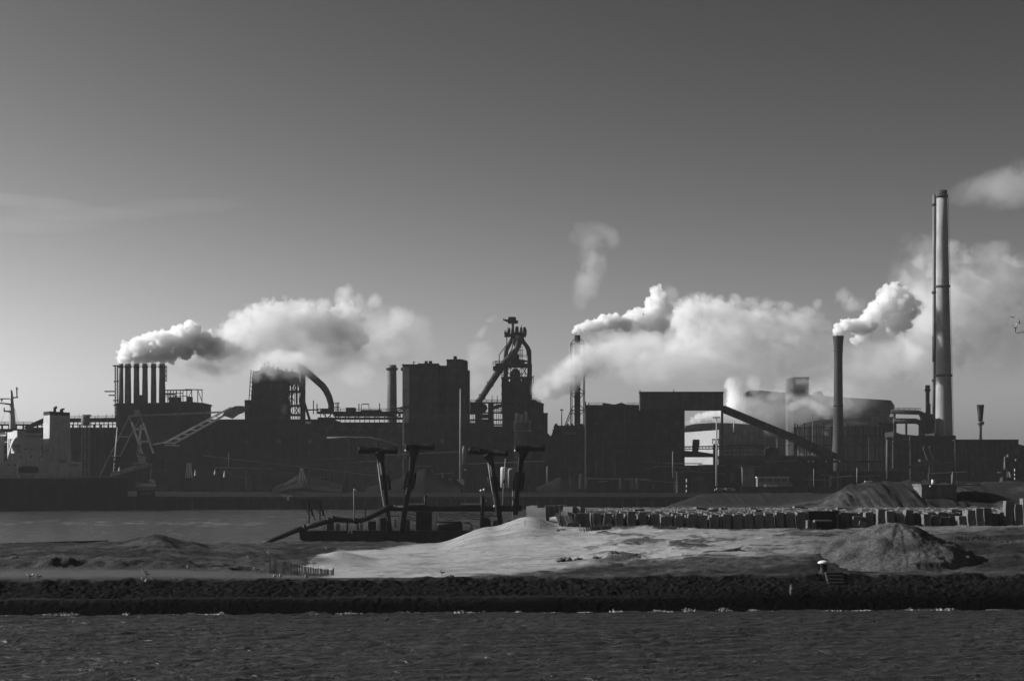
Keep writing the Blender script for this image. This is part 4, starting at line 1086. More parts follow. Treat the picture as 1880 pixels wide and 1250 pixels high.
for i in range(9):
    f = i/8; a = (A0[0]+(A1[0]-A0[0])*f, A0[1]+(A1[1]-A0[1])*f); b = (B0[0]+(B1[0]-B0[0])*f, B0[1]+(B1[1]-B0[1])*f); a2=(b[0]+3,b[1])
    mb.pbeam(a,(b[0]+4,b[1]-2),Y-.7,.5)
mb.pbeam((280,816),(302,812),Y,.6); mb.pbeam((302,817),(330,818),Y,.5)
bm = mb.build('boom', pale, t)
mb = MB(); mb.pprism([(408,762),(414,754),(432,745),(446,745),(448.5,751),(445,757),(436,760),(425,768)],Y-2,5); mb.build('boom_head', dim, bm)
mb = MB(); mb.pbox(254,267,837,848,Y-1,6); mb.pbox(244,271,848.5,851.5,Y-2,8); mb.build('machine_house', M['offwhite'] if 0 else dim, t)
mb = MB(); mb.pprism([(274,858),(274,836),(288,832),(296,842),(296,860)],Y+1,7); mb.build('counterweight', M['steel'], t)
mb = MB(); mb.pprism([(202,869),(244,856),(278,850),(278,856),(246,863),(212,873),(202,874)],Y-2,5); rr_ = random.Random(4)
for i in range(24):
    a = rr_.uniform(204,276); mb.pbox(a,a+rr_.uniform(1.5,5),868-(a-202)*.23,869.5-(a-202)*.23,Y-2.6,.6)
mb.build('loading_chute', dim, t)
rods('travel_leg', Y+2, [(248,851,240,890),(268,851,276,890),(288,858,290,884),(292,858,292,862,1.4)], .8, M['steel'], t)
t = thing('flag_pole','slender white navigation pole with banded foot beside the stacker crane','pole',P(208,872,975))
MB().tube([P(209,866,975),P(215.5,784,975)],[.42,.2],8).build('pole', M['white'], t)
mb = MB()
for a in (838,846,853,860): mb.ptube([(210.5-.0,a),(210,a+3.5)],974.6,1.2,8)
mb.pbeam((209,846),(222,845),974.6,.5); mb.build('fitting', M['steel'], t)
def cone(px, p0, p1, Y, w, label, grp='white cone markers along the quay'):
    t = thing('cone_marker', label, 'marker', P(px,p1,Y), grp)
    MB().plathe(px,Y,[(w,p1),(w*.95,p1-2),(w*.3,p0+1.5),(.2,p0)],10).build('cone', M['white'], t)
    MB().plathe(px,Y,[(w*1.3,p1+2.5),(w*1.3,p1)],10).build('base', M['steel'], t)
cone(219,857,865,972,2.1,'white cone marker right of the banded navigation pole')
cone(358.5,862,873,972,2.0,'white cone marker just right of the tripod mooring poles')
cone(394.5,862,871,972,1.8,'white cone marker with a dark lean, middle of the row on the quay')
cone(412,864,876,972,2.0,'white cone marker at the right end of the row on the quay')
for px,l in ((345,'bundle of thin white poles standing as a tripod on the quay'),):
    t = thing('mooring_poles', l, 'poles', P(px,878,974))
    for a,b in ((344,341),(345,345),(348,348.5),(350,352.5)): rods('pole', 974, [(a,849.5,b,877)], .38, pale, t)
t = thing('site_cabin','bright white harbour cabin on the quay edge right of the ship','cabin',P(267,893,955.2))
MB().pbox(251,284,884.5,893,954.6,3.4).build('wall', M['white'], t)
MB().pprism([(250.5,885),(251,883),(268,883),(284.5,886.5),(284.5,887.5)],954.2,4).build('roof', M['steel'], t)
mb = MB(); mb.pbox(273,282,879.5,884.6,955.2,2.2); mb.build('roof_box', M['offwhite'], t)
for a in (252.5,255.5): MB().pbox(a,a+1.8,886,890.5,954.5,.2).build('window', M['pane'], t)
for yy,a,b in ((897,256,284),(905.5,256,277)): MB().pbox(a,b,yy-.7,yy+.7,954.3,.6).build('pale_strip', M['offwhite'], t)  # two pale lines below the cabin
MB().pbox(252,283,893,912,955,2.2).build('base', M['black'], t)
t = thing('rig_tripod','white four legged derrick over a pale stockpile heap on the quay','derrick',P(553,885,975))
for a,b in ((551,546.5),(552,550.5),(554.5,556),(556,562)): rods('leg', 975, [(a,864,b,886)], .45, pale, t)
MB().pbox(550.5,556.5,859.5,863.5,974.4,1.4).build('head', M['white'], t)
def heap(name, label, pts, Y, d, mat):
    """stockpile ridge: crest heights along px, rounded ends, rough slopes"""
    xs_ = np.linspace(X(pts[0][0],Y), X(pts[-1][0],Y), 90); vs = np.linspace(-1,1,26)
    def f(x, v):
        zc = np.interp(x, [X(p[0],Y) for p in pts], [max(0,Z(p[1],Y)-ZG) for p in pts])
        z = ZG-.3+zc*(1-np.abs(v))**.9+fbm(x*.25,v*3,oct=4,seed=6)*.9*(1-np.abs(v))
        return x, Y+d*.5+v*d*.5, z
    t = thing(name,label,'stockpile',(X(pts[0][0],Y),Y,ZG)); o = grid_mesh('heap', xs_, vs, f, mat); o.parent = t; o.matrix_parent_inverse = Matrix.Translation(-t.location)
    return t
heap_m = grey('ore_heap', .005, rough=1., var=.4, scale=.2, streak=0, bump=.5)
heap_p = grey('pale_ore_heap', .008, rough=1., var=.4, scale=.2, streak=0, bump=.5)
heap('stockpile','pale triangular ore stockpile around the white derrick',[(496,890),(515,886),(535,873),(553,868),(572,875),(600,884),(625,890)],985,40,heap_p)
heap('stockpile','dark pointed ore stockpile behind the two left dredge arms',[(670,892),(700,886),(740,872),(778,858),(805,872),(830,886),(845,892)],995,40,heap_m)
heap('stockpile','low dark stockpile behind the right pair of dredge arms',[(985,892),(1005,884),(1030,874),(1050,880),(1075,890)],992,30,heap_m)
t = thing('quay_crane','small pale jib crane on the far quay wall left of the dredge pontoon','crane',P(529,918,955))
mb = MB(); mb.pprism([(515,908.5),(537,908.5),(537,911),(532,912),(520,911.5)],954.4,1); mb.build('jib', M['offwhite'], t)
MB().pbox(526.5,530.5,911,918.5,954.6,.8).build('post', M['offwhite'], t)
MB().pbox(527,557,905.6,908.3,955.2,1.6).build('beam', M['mid_wall'], t)
t = thing('lime_silo','slim white silo beside the tallest pale lamp mast','silo',P(852.5,850,1000))
MB().plathe(852,1000,[(3.6,852),(3.6,824),(2.6,821),(1.,818)],16).build('shell', M['tank'], t)
mb = MB(); mb.pbox(849,855.5,846,847.5,998.4,3); [mb.pbeam((a,852),(a,893),1000,.4) for a in (849.5,855)]
for a,b in ((853,857),(857,855),(859,862)): mb.pbeam((a,818),(b,790),1001,.35)
mb.build('frame', M['steel'], t)
t = thing('storage_tank','pair of pale storage tanks standing between the right dredge arms','tank',P(935,900,990))
MB().plathe(925.5,990,[(6.8,895),(6.8,860),(5.5,857)],20).build('tank', M['offwhite'], t)
MB().plathe(939.5,993,[(7.4,895),(7.4,862),(5,859)],20).build('tank', M['tank'], t)
t = thing('small_shed','small white gabled shed under the lime silo','shed',P(854,864,985))
MB().pprism([(851,863.5),(851,861.5),(853,859.5),(855.5,861),(858,863.5)],984,2).build('wall', M['white'], t)
MB().pprism([(850.5,861.6),(853,858.9),(858.5,862.8),(858.5,863.8),(853,859.8)],983.8,2.6).build('roof', M['steel'], t)

# right hand clutter in front of the works
def shed(label, px0, px1, py0, Y, d, mat, py1=None, roof='steel', lift=1.8, name='low_shed', cat='shed'):
    t = block(name, label, cat, px0, px1, py0, Y, d, mat, py1)
    MB().pbox(px0-1,px1+1,py0-lift,py0+.3,Y-.5,d+1).build('roof', M[roof], t); return t
t = shed('long low dark shed with pale roof edges at the foot of the plain hall',1244,1316,867,990,10,M['darker_wall'],roof='mid_wall')
openings(t, M['mid_wall'], 990, [(1279,1284.5,876,881.5),(1286,1291.5,875,881)])
t = shed('low dark shed with a thin pale roof line behind the tall lamp mast',1238,1322,855,1002,5,M['darker_wall'],roof='mid_wall',lift=1.2)
t = thing('pipe_rack','long arched pipe bridge on posts crossing the gap under the raised gallery','pipe bridge',(X(1330,1015),1015,ZG))
mb = MB(); pts = [(1257,820),(1290,819.5),(1330,819),(1365,817),(1385,816.5),(1402,819)]
mb.ptube(pts,1014,1.1,8); mb.ptube([(a,b+4.5) for a,b in pts],1014,.9,8); mb.build('pipe', M['steel'], t)
mb = MB()
for i in range(24): a = 1258+i*6; mb.pbeam((a,820-(.02*(a-1258))),(a+3,824.5-(.02*(a-1258))),1014,.3)
for a in (1344,1359,1374,1389,1401): mb.pbox(a-.6,a+.6,819,860,1014.6,.8)
mb.pbeam((1330,831),(1400,830.5),1014.4,.5); mb.build('frame', M['steel'], t)
t = thing('hopper','dark square hopper on a leg in front of the pale hall','hopper',P(1278,830,1012))
MB().pprism([(1273,806.5),(1284.5,806.5),(1284.5,815),(1282.5,822),(1282.5,838),(1272,838),(1272,820)],1011,4).build('bin', M['darker_wall'], t)
mb = MB(); mb.pprism([(1257,827),(1285,829),(1312,833),(1312,839),(1257,839)],1012,4); mb.build('chute', M['steel'], t)
t = thing('control_cabin','dark control cabin with a small railing behind the tall lamp mast','cabin',P(1315,900,1009))
MB().pbox(1310.5,1317.5,815,900,1009,4).build('wall', M['steel'], t)
mb = MB()
for a in (1308.5,1313,1319): mb.pbeam((a,806.5),(a,815),1009,.4)
mb.pbeam((1307.5,806.5),(1320,806.5),1009,.6); mb.build('railing', M['steel'], t)
t = thing('trestle_frame','open black steel frame standing under the sloping conveyor','frame',P(1420,880,1010))
mb = MB()
for a in (1385,1405,1437,1455): mb.pbox(a,a+.9,804,880,1009.6,.8)
for b in (804,810,817,836): mb.pbox(1385,1456,b,b+.9,1009.2,.5)
mb.pbeam((1385,838),(1405,818),1009.5,.3); mb.pbeam((1405,838),(1385,818),1009.5,.3)
mb.pprism([(1404,836),(1406,824),(1414,820),(1424,821),(1430,830),(1432,840),(1404,842)],1011,5); mb.pbox(1457,1464,808,826,1012,3)
mb.build('frame', M['steel'], t)
lampmast(1427,798,822,1006,'short pale mast in the middle of the open steel frame',.35,None)
t = block('yard_block','broad black workshop block filling the yard under the sloping conveyor','building',1320,1530,842,1003,4,M['darker_wall'])
mb = MB(); mb.pbox(1320,1530,836.5,842.3,1002,6)
for a in (1332,1345,1349,1358): mb.pbox(a,a+1.5,849,865,1002.6,.5)
mb.pbeam((1320,848),(1368,843.5),1002.4,.5); mb.pbeam((1368,843.5),(1480,843),1002.4,.5); mb.build('pipework', M['dark_wall'], t)
openings(t, M['mid_wall'], 1003, [(1343.5,1350,850,855),(1353.5,1359,851,860),(1440,1447,860,864),(1500,1506,862,867)])
t = shed('small grey windowless shed left of the white office',1363,1385,858,995,4,M['hall_wall'],roof='dark_wall')
t = shed('white two storey site office with four windows near the quay','1391' and 1391,1448,876.5,985,7,M['tank'],roof='offwhite',name='site_office',cat='office')
openings(t, M['pane'], 985, [(1394,1403.5,879,884),(1408,1417,878.5,884),(1422,1432,879,884),(1435.5,1445,879,884)], proud=.05)
MB().pbox(1405,1428,889.5,893,983,1.2).build('pale_base', M['offwhite'], t); MB().pbox(1432,1455,886.5,893,983.4,1.2).build('pale_base', M['tank'], t)
t = thing('white_flag','small tilted white banner left of the white office','banner',P(1404,893,983))
MB().pprism([(1401,892.5),(1404.5,888),(1407,887.6),(1403.4,892.8)],982.4,.3).build('cloth', M['white'], t)
MB().pbeam((1401,893),(1401,889),982.5,.2).build('pole', M['steel'], t)
# parked cars in front of the quay shed
def car(px, py, Y, label):
    t = thing('parked_car', label, 'car', P(px,py,Y), 'cars parked by the quay')
    x = X(px,Y); z = Z(py,Y)
    MB().prism([(x-2.1,z+.25),(x-2.1,z+.8),(x-1.3,z+.95),(x-.9,z+1.5),(x+.9,z+1.5),(x+1.4,z+.95),(x+2.1,z+.85),(x+2.1,z+.25)],Y-.8,Y+.8).build('body', M['white'], t)
    MB().prism([(x-1.05,z+1.0),(x-.8,z+1.4),(x+.8,z+1.4),(x+1.15,z+1.0)],Y-.83,Y+.83).build('window', M['pane'], t)
    for s in (-1.3,1.3): MB().tube([(x+s,Y-.85,z+.32),(x+s,Y+.85,z+.32)],.32,10).build('wheel', M['black'], t)
for a,l in ((1319.5,'white car parked nearest the foot of the tall lamp mast'),(1324,'white car parked second from the tall lamp mast'),(1335.5,'white car parked third from the tall lamp mast'),(1342,'white car parked farthest from the tall lamp mast')): car(a,901,970,l)
t = thing('quay_fence','long dark fence with thin posts along the quay below the white office','fence',P(1420,905,968))
mb = MB(); mb.pbox(1360,1540,893,894,968,.3); mb.pbox(1360,1540,894,905,968.3,.2); mb.build('rail', M['darker_wall'], t)
mb = MB()
for i in range(34): a = 1361+i*5.3; mb.pbox(a,a+.5,892.6,905,967.8,.2)
mb.build('post', M['dark_wall'], t)
t = thing('yard_bridge','long black conveyor bridge with tiny lamps right of the sloping conveyor','conveyor',P(1540,846,1001))
mb = MB(); mb.pbox(1470,1620,845,849,1000,4); [mb.pbox(a,a+1.4,849,900,1000.6,1) for a in (1484,1520,1560,1600)]; mb.build('beam', M['darker_wall'], t)
for a in (1484,1493,1517,1541.5): MB().ball(P(a,846.5,999.6),.42,nu=8,nv=6).build('lamp', M['white'], t)
t = block('yard_block','low black workshop block with faint bays right of the sloping conveyor','building',1530,1660,866,1006,8,M['darker_wall'])
mb = MB(); mb.pbox(1529,1661,864.5,866.3,1005,10); [mb.pbox(a,a+1,868,900,1005.4,.5) for a in range(1535,1660,13)]; mb.build('roof', M['dark_wall'], t)
t = thing('fuel_rack','dark rack of pipes and pale tank ends at the foot of the gas holder','rack',P(1640,840,1060))
mb = MB()
for a in (1595,1598,1626,1671): mb.pbox(a,a+1.2,803,880,1059,.8)
mb.pbox(1595,1628,806,808,1058.6,1); mb.pbox(1626,1671,804,808,1058.6,1); mb.pbox(1626,1671,813,815,1058.6,1)
mb.pbox(1626.5,1634,804.5,810,1057.8,1.2); mb.pbox(1670,1672,801,818,1057.6,1.)
for i in range(5): mb.pbeam((1597+i*6,820),(1600+i*6,850),1058,.4)
for i in range(3): mb.ptube([(1632+i*7,842),(1640+i*6,826),(1644+i*6,845)],1058,.6,6)
mb.build('rack', M['mid_wall'], t)
t = thing('loading_chute','pair of slanted pale chutes on the dark building under the tallest chimney','chute',P(1705,840,1060))
MB().pprism([(1695,822),(1698,819),(1706,842),(1703,845)],1058,2).build('chute', M['dark_wall'], t)
MB().pprism([(1706,822),(1708,819),(1719,844),(1716,846)],1058,2).build('chute', M['dark_wall'], t)
mb = MB(); mb.pbox(1690,1724,843,847,1059,6); mb.pbox(1706,1709,848,870,1060,1); mb.pbox(1712,1714,848,870,1060,1); mb.pprism([(1630,868),(1640,859),(1700,850),(1760,846),(1760,849),(1700,854),(1645,863)],1056,1.4); mb.build('bridge', M['dark_wall'], t)
t = thing('harbour_tug','dark harbour vessel with small bright lights at the right edge behind the mound','boat',P(1866,884,975))
mb = MB(); mb.pprism([(1838,892),(1842,876),(1890,876),(1900,892)],974,6); mb.pbox(1846,1882,848,862,975,5); mb.pbox(1852,1900,862,876,975.5,4.5); mb.build('hull', M['darker_wall'], t)
mb = MB(); mb.pbox(1844,1845.5,838,858,974.6,.4); mb.pprism([(1848,838),(1850,833.5),(1852,836),(1851,840)],974.6,.5); mb.pbox(1864,1866,842,846,974.6,.5); mb.pbeam((1853,866),(1857,884),974.4,.5); mb.pbox(1832,1838,866,868,974.4,.5); mb.build('fitting', M['offwhite'], t)
# posts and masts
def pole(px, p0, p1, Y, label, w=.28, mat='grey_steel', banded=False, name='mast_pole'):
    t = thing(name, label, 'pole', P(px,p1,Y))
    if banded:
        n = 6
        for i in range(n):
            a, b = p1+(p0-p1)*i/n, p1+(p0-p1)*(i+1)/n
            MB().ptube([(px,a),(px,b)],Y,[m(1,Y)*0+1.0,1.0],8).build('band', M['white'] if i%2 else M['black'], t)
        MB().plathe(px,Y,[(1.2,p0),(.8,p0-2)],8).build('top_mark', M['white'], t)
    else:
        MB().tube([P(px,p1,Y),P(px,p0,Y)],[w,w*.7],8).build('pole', M[mat], t)
        MB().pbox(px-1,px+1,p0-.6,p0+.5,Y-.3,.6).build('lamp', M['steel'], t)
    return t
lampmast(1315.5,766,892,960,'tall white lamp mast with a wide lamp head in front of the gap',.5,5.5,'offwhite')
pole(1260.5,881,908,600,'black and white banded marker pole on the grass dyke',banded=True,name='marker_pole')
pole(1863,862,884,620,'black and white banded marker pole on the mound at the right edge',banded=True,name='marker_pole')
pole(1235,828,877,990,'thin mast in front of the right end of the plain hall')
pole(1573.5,858,886,600,'thin pale post on top of the mound left of the bunker',.2)
pole(1628.5,806,879,985,'tall thin mast left of the bunker roof')
pole(1749,865,886,620,'thin dark post above the bunker roof',.15)
pole(1695.5,866,878,985,'short dark post far behind the bunker',.2,'steel')
pole(1786,866,882,985,'thin dark post behind the right part of the mound',.2,'steel')
pole(1004.5,855,888,985,'thin mast right of the four dredge arms')
pole(1494,860,895,985,'thin mast below the conveyor bridge with tiny lamps',.22)
pole(1129,850,880,985,'thin mast before the left part of the plain hall',.2,'dark_wall')
pole(1094,848,880,985,'thin twin mast before the left edge of the plain hall',.2,'dark_wall')
pole(278,862,885,985,'short thick dark bollard post under the crane counterweight',.5,'steel')
pole(420.5,832,862,1010,'short dull post in front of the long ore shed',.5,'mid_wall')

# ------------------------------------------------------------------ dredging pontoon with four T-shaped arms
Y = 455
bk_ = M['black']
t = thing('dredge_pontoon','flat black dredging pontoon with a long pipe on deck moored behind the sand','pontoon',(X(780,Y),Y,0))
mb = MB(); mb.pprism([(549,974),(1012,974),(1012,997),(566,998),(551,990)],Y,14); mb.build('hull', grey('pontoon_hull',.02,rough=.6,var=.5,scale=.5), t)
for a in (579,708,850): MB().tube([P(a,988,Y-.5),P(a,988,Y-.1)],.9,14).build('tyre_fender', M['black'], t)
mb = MB()
mb.ptube([(478,999),(500,991),(525,981),(545,972.5),(560,969)],Y-1,[3.4,4,4.6,4.8,4.8],12)
mb.ptube([(556,969),(580,963),(600,957),(612,952.5),(625,954),(645,955.5),(662,955),(675,951),(695,941),(710,933),(722,932)],Y-1,[5,5,5,5.4,5,4.6,4.8,5,5.2,5.4,5.4],12)
mb.ptube([(716,932.5),(800,932.8),(880,933),(958,933)],Y+1,5.6,14)
for a,b in ((560,968.5),(604,955.5),(612,952.5),(652,955.6)): mb.ptube([(a-2,b+.6),(a+2,b-.6)],Y-1,[6.4,6.4],12)
for a in (727,760,792,835,870,910,940): mb.ptube([(a-.7,932.8),(a+.7,932.8)],Y+1,[6.8,6.8],14)
mb.build('main_pipe', bk_, t)
for a,b in ((750,780),(846,882)): MB().pbox(a,b,924,926.7,Y-.6,2).build('gangway', M['grey_steel'], t)
def tarm(head, neck, pole_, collar, twist, lit):
    """T arm: head end pixels, neck, pole polyline"""
    mb = MB(); (a0,b0),(a1,b1) = head; dy = twist
    p, q = P(a0,b0,Y-dy), P(a1,b1,Y+dy)
    r_ = m(6.1,Y)
    seg = [p.lerp(q,k) for k in (0,.06,.07,.3,.31,.68,.69,.93,.94,1)]
    mb.tube(seg,[r_*1.08,r_*1.08,r_,r_,r_*.9,r_*.9,r_,r_,r_*1.08,r_*1.08],18)
    for k in ([.12,.17,.22,.27,.73,.78,.83,.88]): mb.tube([p.lerp(q,k),p.lerp(q,k+.018)],r_*1.1,18)
    h = mb.build('arm_head', bk_, t)
    MB().ptube(neck,Y,[11.5,10,7.6,5.8,4.8],14).build('neck', bk_, h)
    pm = MB(); pm.ptube(pole_,Y,[4.8]*len(pole_),14); pm.build('arm_pole', grey('arm_steel',.02,rough=.28,var=.4,spec=.7) if lit is None else bk_, t)
    cm = MB(); (c0,c1) = collar; p, q = P(c0[0],c0[1],Y), P(c1[0],c1[1],Y)
    for k in range(7): cm.tube([p.lerp(q,k/6-.03),p.lerp(q,k/6+.03)],m(8.4 if k%2 else 7.2,Y),14)
    for s in (-1,1):
        o = Vector((s*m(7.4,Y),-.3,0)); cm.tube([p+o,(p+q)/2+o*1.15,q+o],.28,6)
    cm.build('swivel_collar', bk_, t)
    if lit: 
        lm = MB()
        for s in lit: lm.ptube([(a-2.2,b) for a,b in s],Y-.78,.85,6)
        lm.build('pole_highlight', M['offwhite'], t)  # offwhite rods drawn as the sunlit streak along the pole
tarm(((658,826.3),(730,826.3)),[(696,829),(697,834),(699,839),(700,844),(701,848)],[(700,844),(706,890),(710,930),(716,978)],((704,872),(709,899)),0.4,[[(695,845),(703,905),(708,934),(714,955)]])
tarm(((744,821.3),(797,820)),[(760,823),(760,829),(759.5,835),(758.5,841),(758,846)],[(758.5,842),(755,870),(749,905),(742,945),(738,978)],((755.5,868),(750,898)),.6,[[(754.6,839),(753.2,864)],[(749,895),(747,908)]])
tarm(((861,827),(933,832)),[(895,832),(898,837),(900,842),(901,846),(902,850)],[(902,846),(907,880),(913,920),(920,965)],((904,876),(910,900)),-.5,[[(898,848),(904,890),(911,930),(914,945)]])
tarm(((945,823),(999,822)),[(961,826),(960,831),(959,836),(958,841),(957.5,846)],[(957.5,842),(954,870),(949,905),(946,945)],((955,868),(950,900)),.6,[[(954.6,839),(952.8,866)],[(948,900),(946,915)]])
MB().ball(P(745,827,Y-1),.28).build('lamp', M['white'], t); MB().ball(P(946,827,Y-1),.28).build('lamp', M['white'], t); MB().ball(P(908,929,Y-1.2),.35).build('lamp', M['white'], t)
# portal frame at the left end
pf = thing('portal_frame','open black portal frame on the left end of the dredging pontoon','frame',P(575,974,Y))
for a in (566.5,586.5): MB().pbox(a,a+2,920,962,Y+1,.3).build('post', M['steel'], pf)
MB().pbox(551,592,917.6,919.4,Y+.9,.5).build('crossbeam', M['steel'], pf)
for a,b,c,d in ((554,920,566,942),(575,920,586,942),(568,922,579,956),(588,922,597,952),(571,930,574,946),(591,930,594,946)): rods('brace', Y+.6, [(a,b,c,d)], .18 if b<925 else .5, M['steel'], pf)
pl = thing('deck_lamp','slim lamp post with a bent head standing on the dredging pontoon','lamp post',P(650,954,Y+6))
MB().tube([P(650,956,Y+6),P(649.5,897,Y+6)],[.14,.09],8).build('pole', M['grey_steel'], pl)
MB().tube([P(649.5,897,Y+6),P(652,899,Y+6),P(655,900.5,Y+6)],[.1,.1,.24],8).build('lamp_head', M['white'], pl)
ds = thing('deck_post','short black bitt post on the pontoon beside the bent pipe','post',P(671,951,Y+5))
MB().pbox(669.8,672,935,951,Y+5,.3).build('post', bk_, ds); MB().pbox(668.5,673.5,932.5,935.5,Y+4.9,.5).build('head', bk_, ds)
def deckframe(px0, px1, py0, label):
    q = thing('winch_frame', label, 'frame', P((px0+px1)/2,975,Y+1))
    for a in (px0,px1-2): MB().pbox(a,a+2,py0,974,Y+.5,.3).build('post', M['offwhite'], q)
    MB().pbox(px0,px1,py0-1,py0+.6,Y+.7,.3).build('beam', M['steel'], q)
    MB().pprism([(px0+3,974),(px0+3,py0+4),(px0+14,py0+2),(px0+20,py0+8),(px0+20,974)],Y+2,3).build('winch', bk_, q)
deckframe(695,733,947,'pale posted winch frame left of the deck housing on the pontoon')
deckframe(881,921,947,'pale posted winch frame under the third dredge arm')
q = thing('deck_house','small black deck house with ribbed front between the dredge arms','deck house',P(777,975,Y+3))
MB().pbox(764,792,940,974,Y+3,5).build('wall', bk_, q); MB().pbox(762.5,793,938.6,940.5,Y+2.6,6).build('roof', M['steel'], q)
for a in (767,771,775,779,783,787): MB().pbox(a,a+.9,942,973,Y+2.8,.25).build('rib', M['steel'], q)
MB().tube([P(781,940,Y+5),P(781,909,Y+5)],m(2.8,Y),12).build('exhaust', bk_, q); MB().tube([P(778.5,910,Y+5),P(778.5,894,Y+5)],.1,6).build('aerial', M['steel'], q)
for a in (797,801): MB().pbox(a-.8,a+.8,943,976,Y+1,.25).build('post', M['grey_steel'], q)
q = thing('fuel_tank','long horizontal black tank lying on the pontoon deck','tank',P(826,975,Y+2))
mb = MB(); mb.tube([P(802,966,Y+2.5),P(804,966,Y+2.5),P(846,966,Y+2.5),P(849,966,Y+2.5)],[m(6,Y),m(9.5,Y),m(9.5,Y),m(6,Y)],20); mb.build('shell', bk_, q)
for a in (812,840): MB().pbox(a,a+3,970,975.5,Y+1.6,2).build('saddle', M['steel'], q)
q = thing('vent_column','stout black column with two bright round lamps on top of the pontoon','column',P(886,950,Y))
MB().tube([P(885.5,972,Y-.4),P(885.5,909,Y-.4)],[m(4.2,Y),m(3.4,Y)],12).build('column', bk_, q)
for a,b in ((883,900.5),(888.5,899)): MB().ball(P(a,b,Y-.4),.26,None,.34).build('lamp', M['white'], q)
MB().pbeam((892,917),(892.5,921),Y-.4,.3).build('bracket', M['grey_steel'], q)
for i,(a,b,c,d,l) in enumerate(((928,842,922,925,'thin leaning aerial pole between the right dredge arms'),(941.5,898,941.5,955,'thin vertical aerial pole with a small box near the right dredge arm'))):
    q = thing('aerial', l, 'aerial', P(c,d,Y+2)); MB().tube([P(c,d+8,Y+2),P(a,b,Y+2)],.12,6).build('pole', M['grey_steel'], q); MB().ball(P((a+c)/2,(b+d)/2+(0 if i==0 else -12),Y+1.9),.2 if i else .3,None,.5).build('box', M['steel'], q)
mb = MB(); rr_ = random.Random(9)
for a in range(596,1000,7):
    mb.pbeam((a,966+rr_.uniform(-2,1)),(a,975),Y+.3,.1)
mb.pbeam((590,966),(1000,966),Y+.3,.1); mb.pbeam((590,970),(1000,970),Y+.3,.08)
for a,b in ((740,790),(806,850),(850,905)):
    for k in range(3): mb.tube([P(a+(b-a)*j/8, 940+k*3+(5+2*k)*math.sin(math.pi*j/8)*rr_.uniform(.8,1.2), Y+.1) for j in range(9)],.1,5)
mb.build('deck_railing', M['steel'], t)
crs = []
for i,(a,b,c,d,mt_) in enumerate(((600,612,958,974,'steel'),(617,623,962,974,'tank'),(636,640,961,974,'steel'),(655,658,960,974,'tank'),(661,665,958,974,'offwhite'),(676,690,958,974,'black'),(742,752,955,974,'mid_wall'),(724,728,952,968,'offwhite'),(852,864,958,962,'grey_steel'),(864,867,962,974,'grey_steel'),(905,916,956,969,'tank'),(932,946,956,972,'steel'))):
    mb = MB(); mb.pbox(a,b,c,d,Y+4+i*.1,1.5); mb.pbox(a+1,b-1,c-1.6,c,Y+4.3+i*.1,.9)
    tag(mb.build('deck_locker', M[mt_]), ['dark','pale','dark','pale','white','black','grey','slim white','flat pale','narrow pale','low pale','dark'][i]+' equipment locker on the pontoon '+['near the portal frame','right of the portal frame','below the deck lamp','right of the deck lamp','under the bend of the pipe','beside the left winch frame','behind the second dredge arm','inside the left winch frame','right of the horizontal tank','just beyond the horizontal tank','inside the right winch frame','behind the fourth dredge arm'][i], 'locker', 'lockers on the pontoon deck')
rods_ = thing('a_brace','small white A shaped brace on the pontoon deck below the lamp post','brace',P(642,977,Y-.2))
rods('leg', Y-.2, [(640,961,640.5,978)], .2, M['white'], rods_); rods('leg', Y-.2, [(642,964,646.5,979)], .24, M['white'], rods_)

# thin yard lines in front of the long sheds
for i,(a,b,w,mt_,lab) in enumerate((((372,836),(690,873),.5,'tank','long thin sloping belt line in front of the ore shed'),((690,836),(842,829),.5,'grey_steel','thin rising belt line behind the left dredge arms'),((395,858),(500,860),.8,'tank','low dull pipe run before the ore shed'),((842,852),(1000,846),.5,'grey_steel','thin belt line behind the right dredge arms'),((1080,878),(1190,880),1.0,'tank','low pale roof line at the foot of the plain hall'))):
    t = thing('belt_line', lab, 'conveyor', P(a[0],a[1],1000))
    MB().pbeam(a,b,1000,w).build('belt', M[mt_], t)
    n = 6
    for k in range(n):
        px = a[0]+(b[0]-a[0])*(k+.5)/n; py = a[1]+(b[1]-a[1])*(k+.5)/n; MB().pbox(px-.4,px+.4,py,898,1000.4,.3).build('support', M['dark_wall'], t)
rr_ = random.Random(21)
t = thing('yard_pipework','band of dull pipes, tanks and stairs along the foot of the long black sheds','pipework',(X(620,1015),1015,ZG))
for k in range(26):
    px = rr_.uniform(385,830); h = rr_.uniform(5,22); w = rr_.uniform(.8,5); MB().pbox(px,px+w,898-h-rr_.uniform(0,25),898,1014+k*.12,2).build('tank_block', M[rr_.choice(['dark_wall','mid_wall','hall_wall','tank','mid_wall'])], t)
for k in range(14):
    px = rr_.uniform(385,800); y = rr_.uniform(840,890); MB().pbeam((px,y),(px+rr_.uniform(10,60),y+rr_.uniform(-4,4)),1012.5+k*.1,rr_.uniform(.25,.5)).build('pipe', M[rr_.choice(['tank','hall_wall','grey_steel'])], t)
t = thing('yard_pipework','band of dull pipes and small tanks along the foot of the plain hall','pipework',(X(1400,1000),1000,ZG))
for k in range(34):
    px = rr_.uniform(1020,1760); h = rr_.uniform(5,18); w = rr_.uniform(.8,7); MB().pbox(px,px+w,896-h-rr_.uniform(0,18),898,996+k*.08,1.5).build('tank_block', M[rr_.choice(['dark_wall','mid_wall','hall_wall','tank','mid_wall'])], t)
for k in range(22):
    px = rr_.uniform(1080,1760); y = rr_.uniform(846,888); MB().pbeam((px,y),(px+rr_.uniform(10,70),y+rr_.uniform(-5,5)),995.3-k*.08,rr_.uniform(.25,.5)).build('pipe', M[rr_.choice(['tank','hall_wall','grey_steel'])], t)
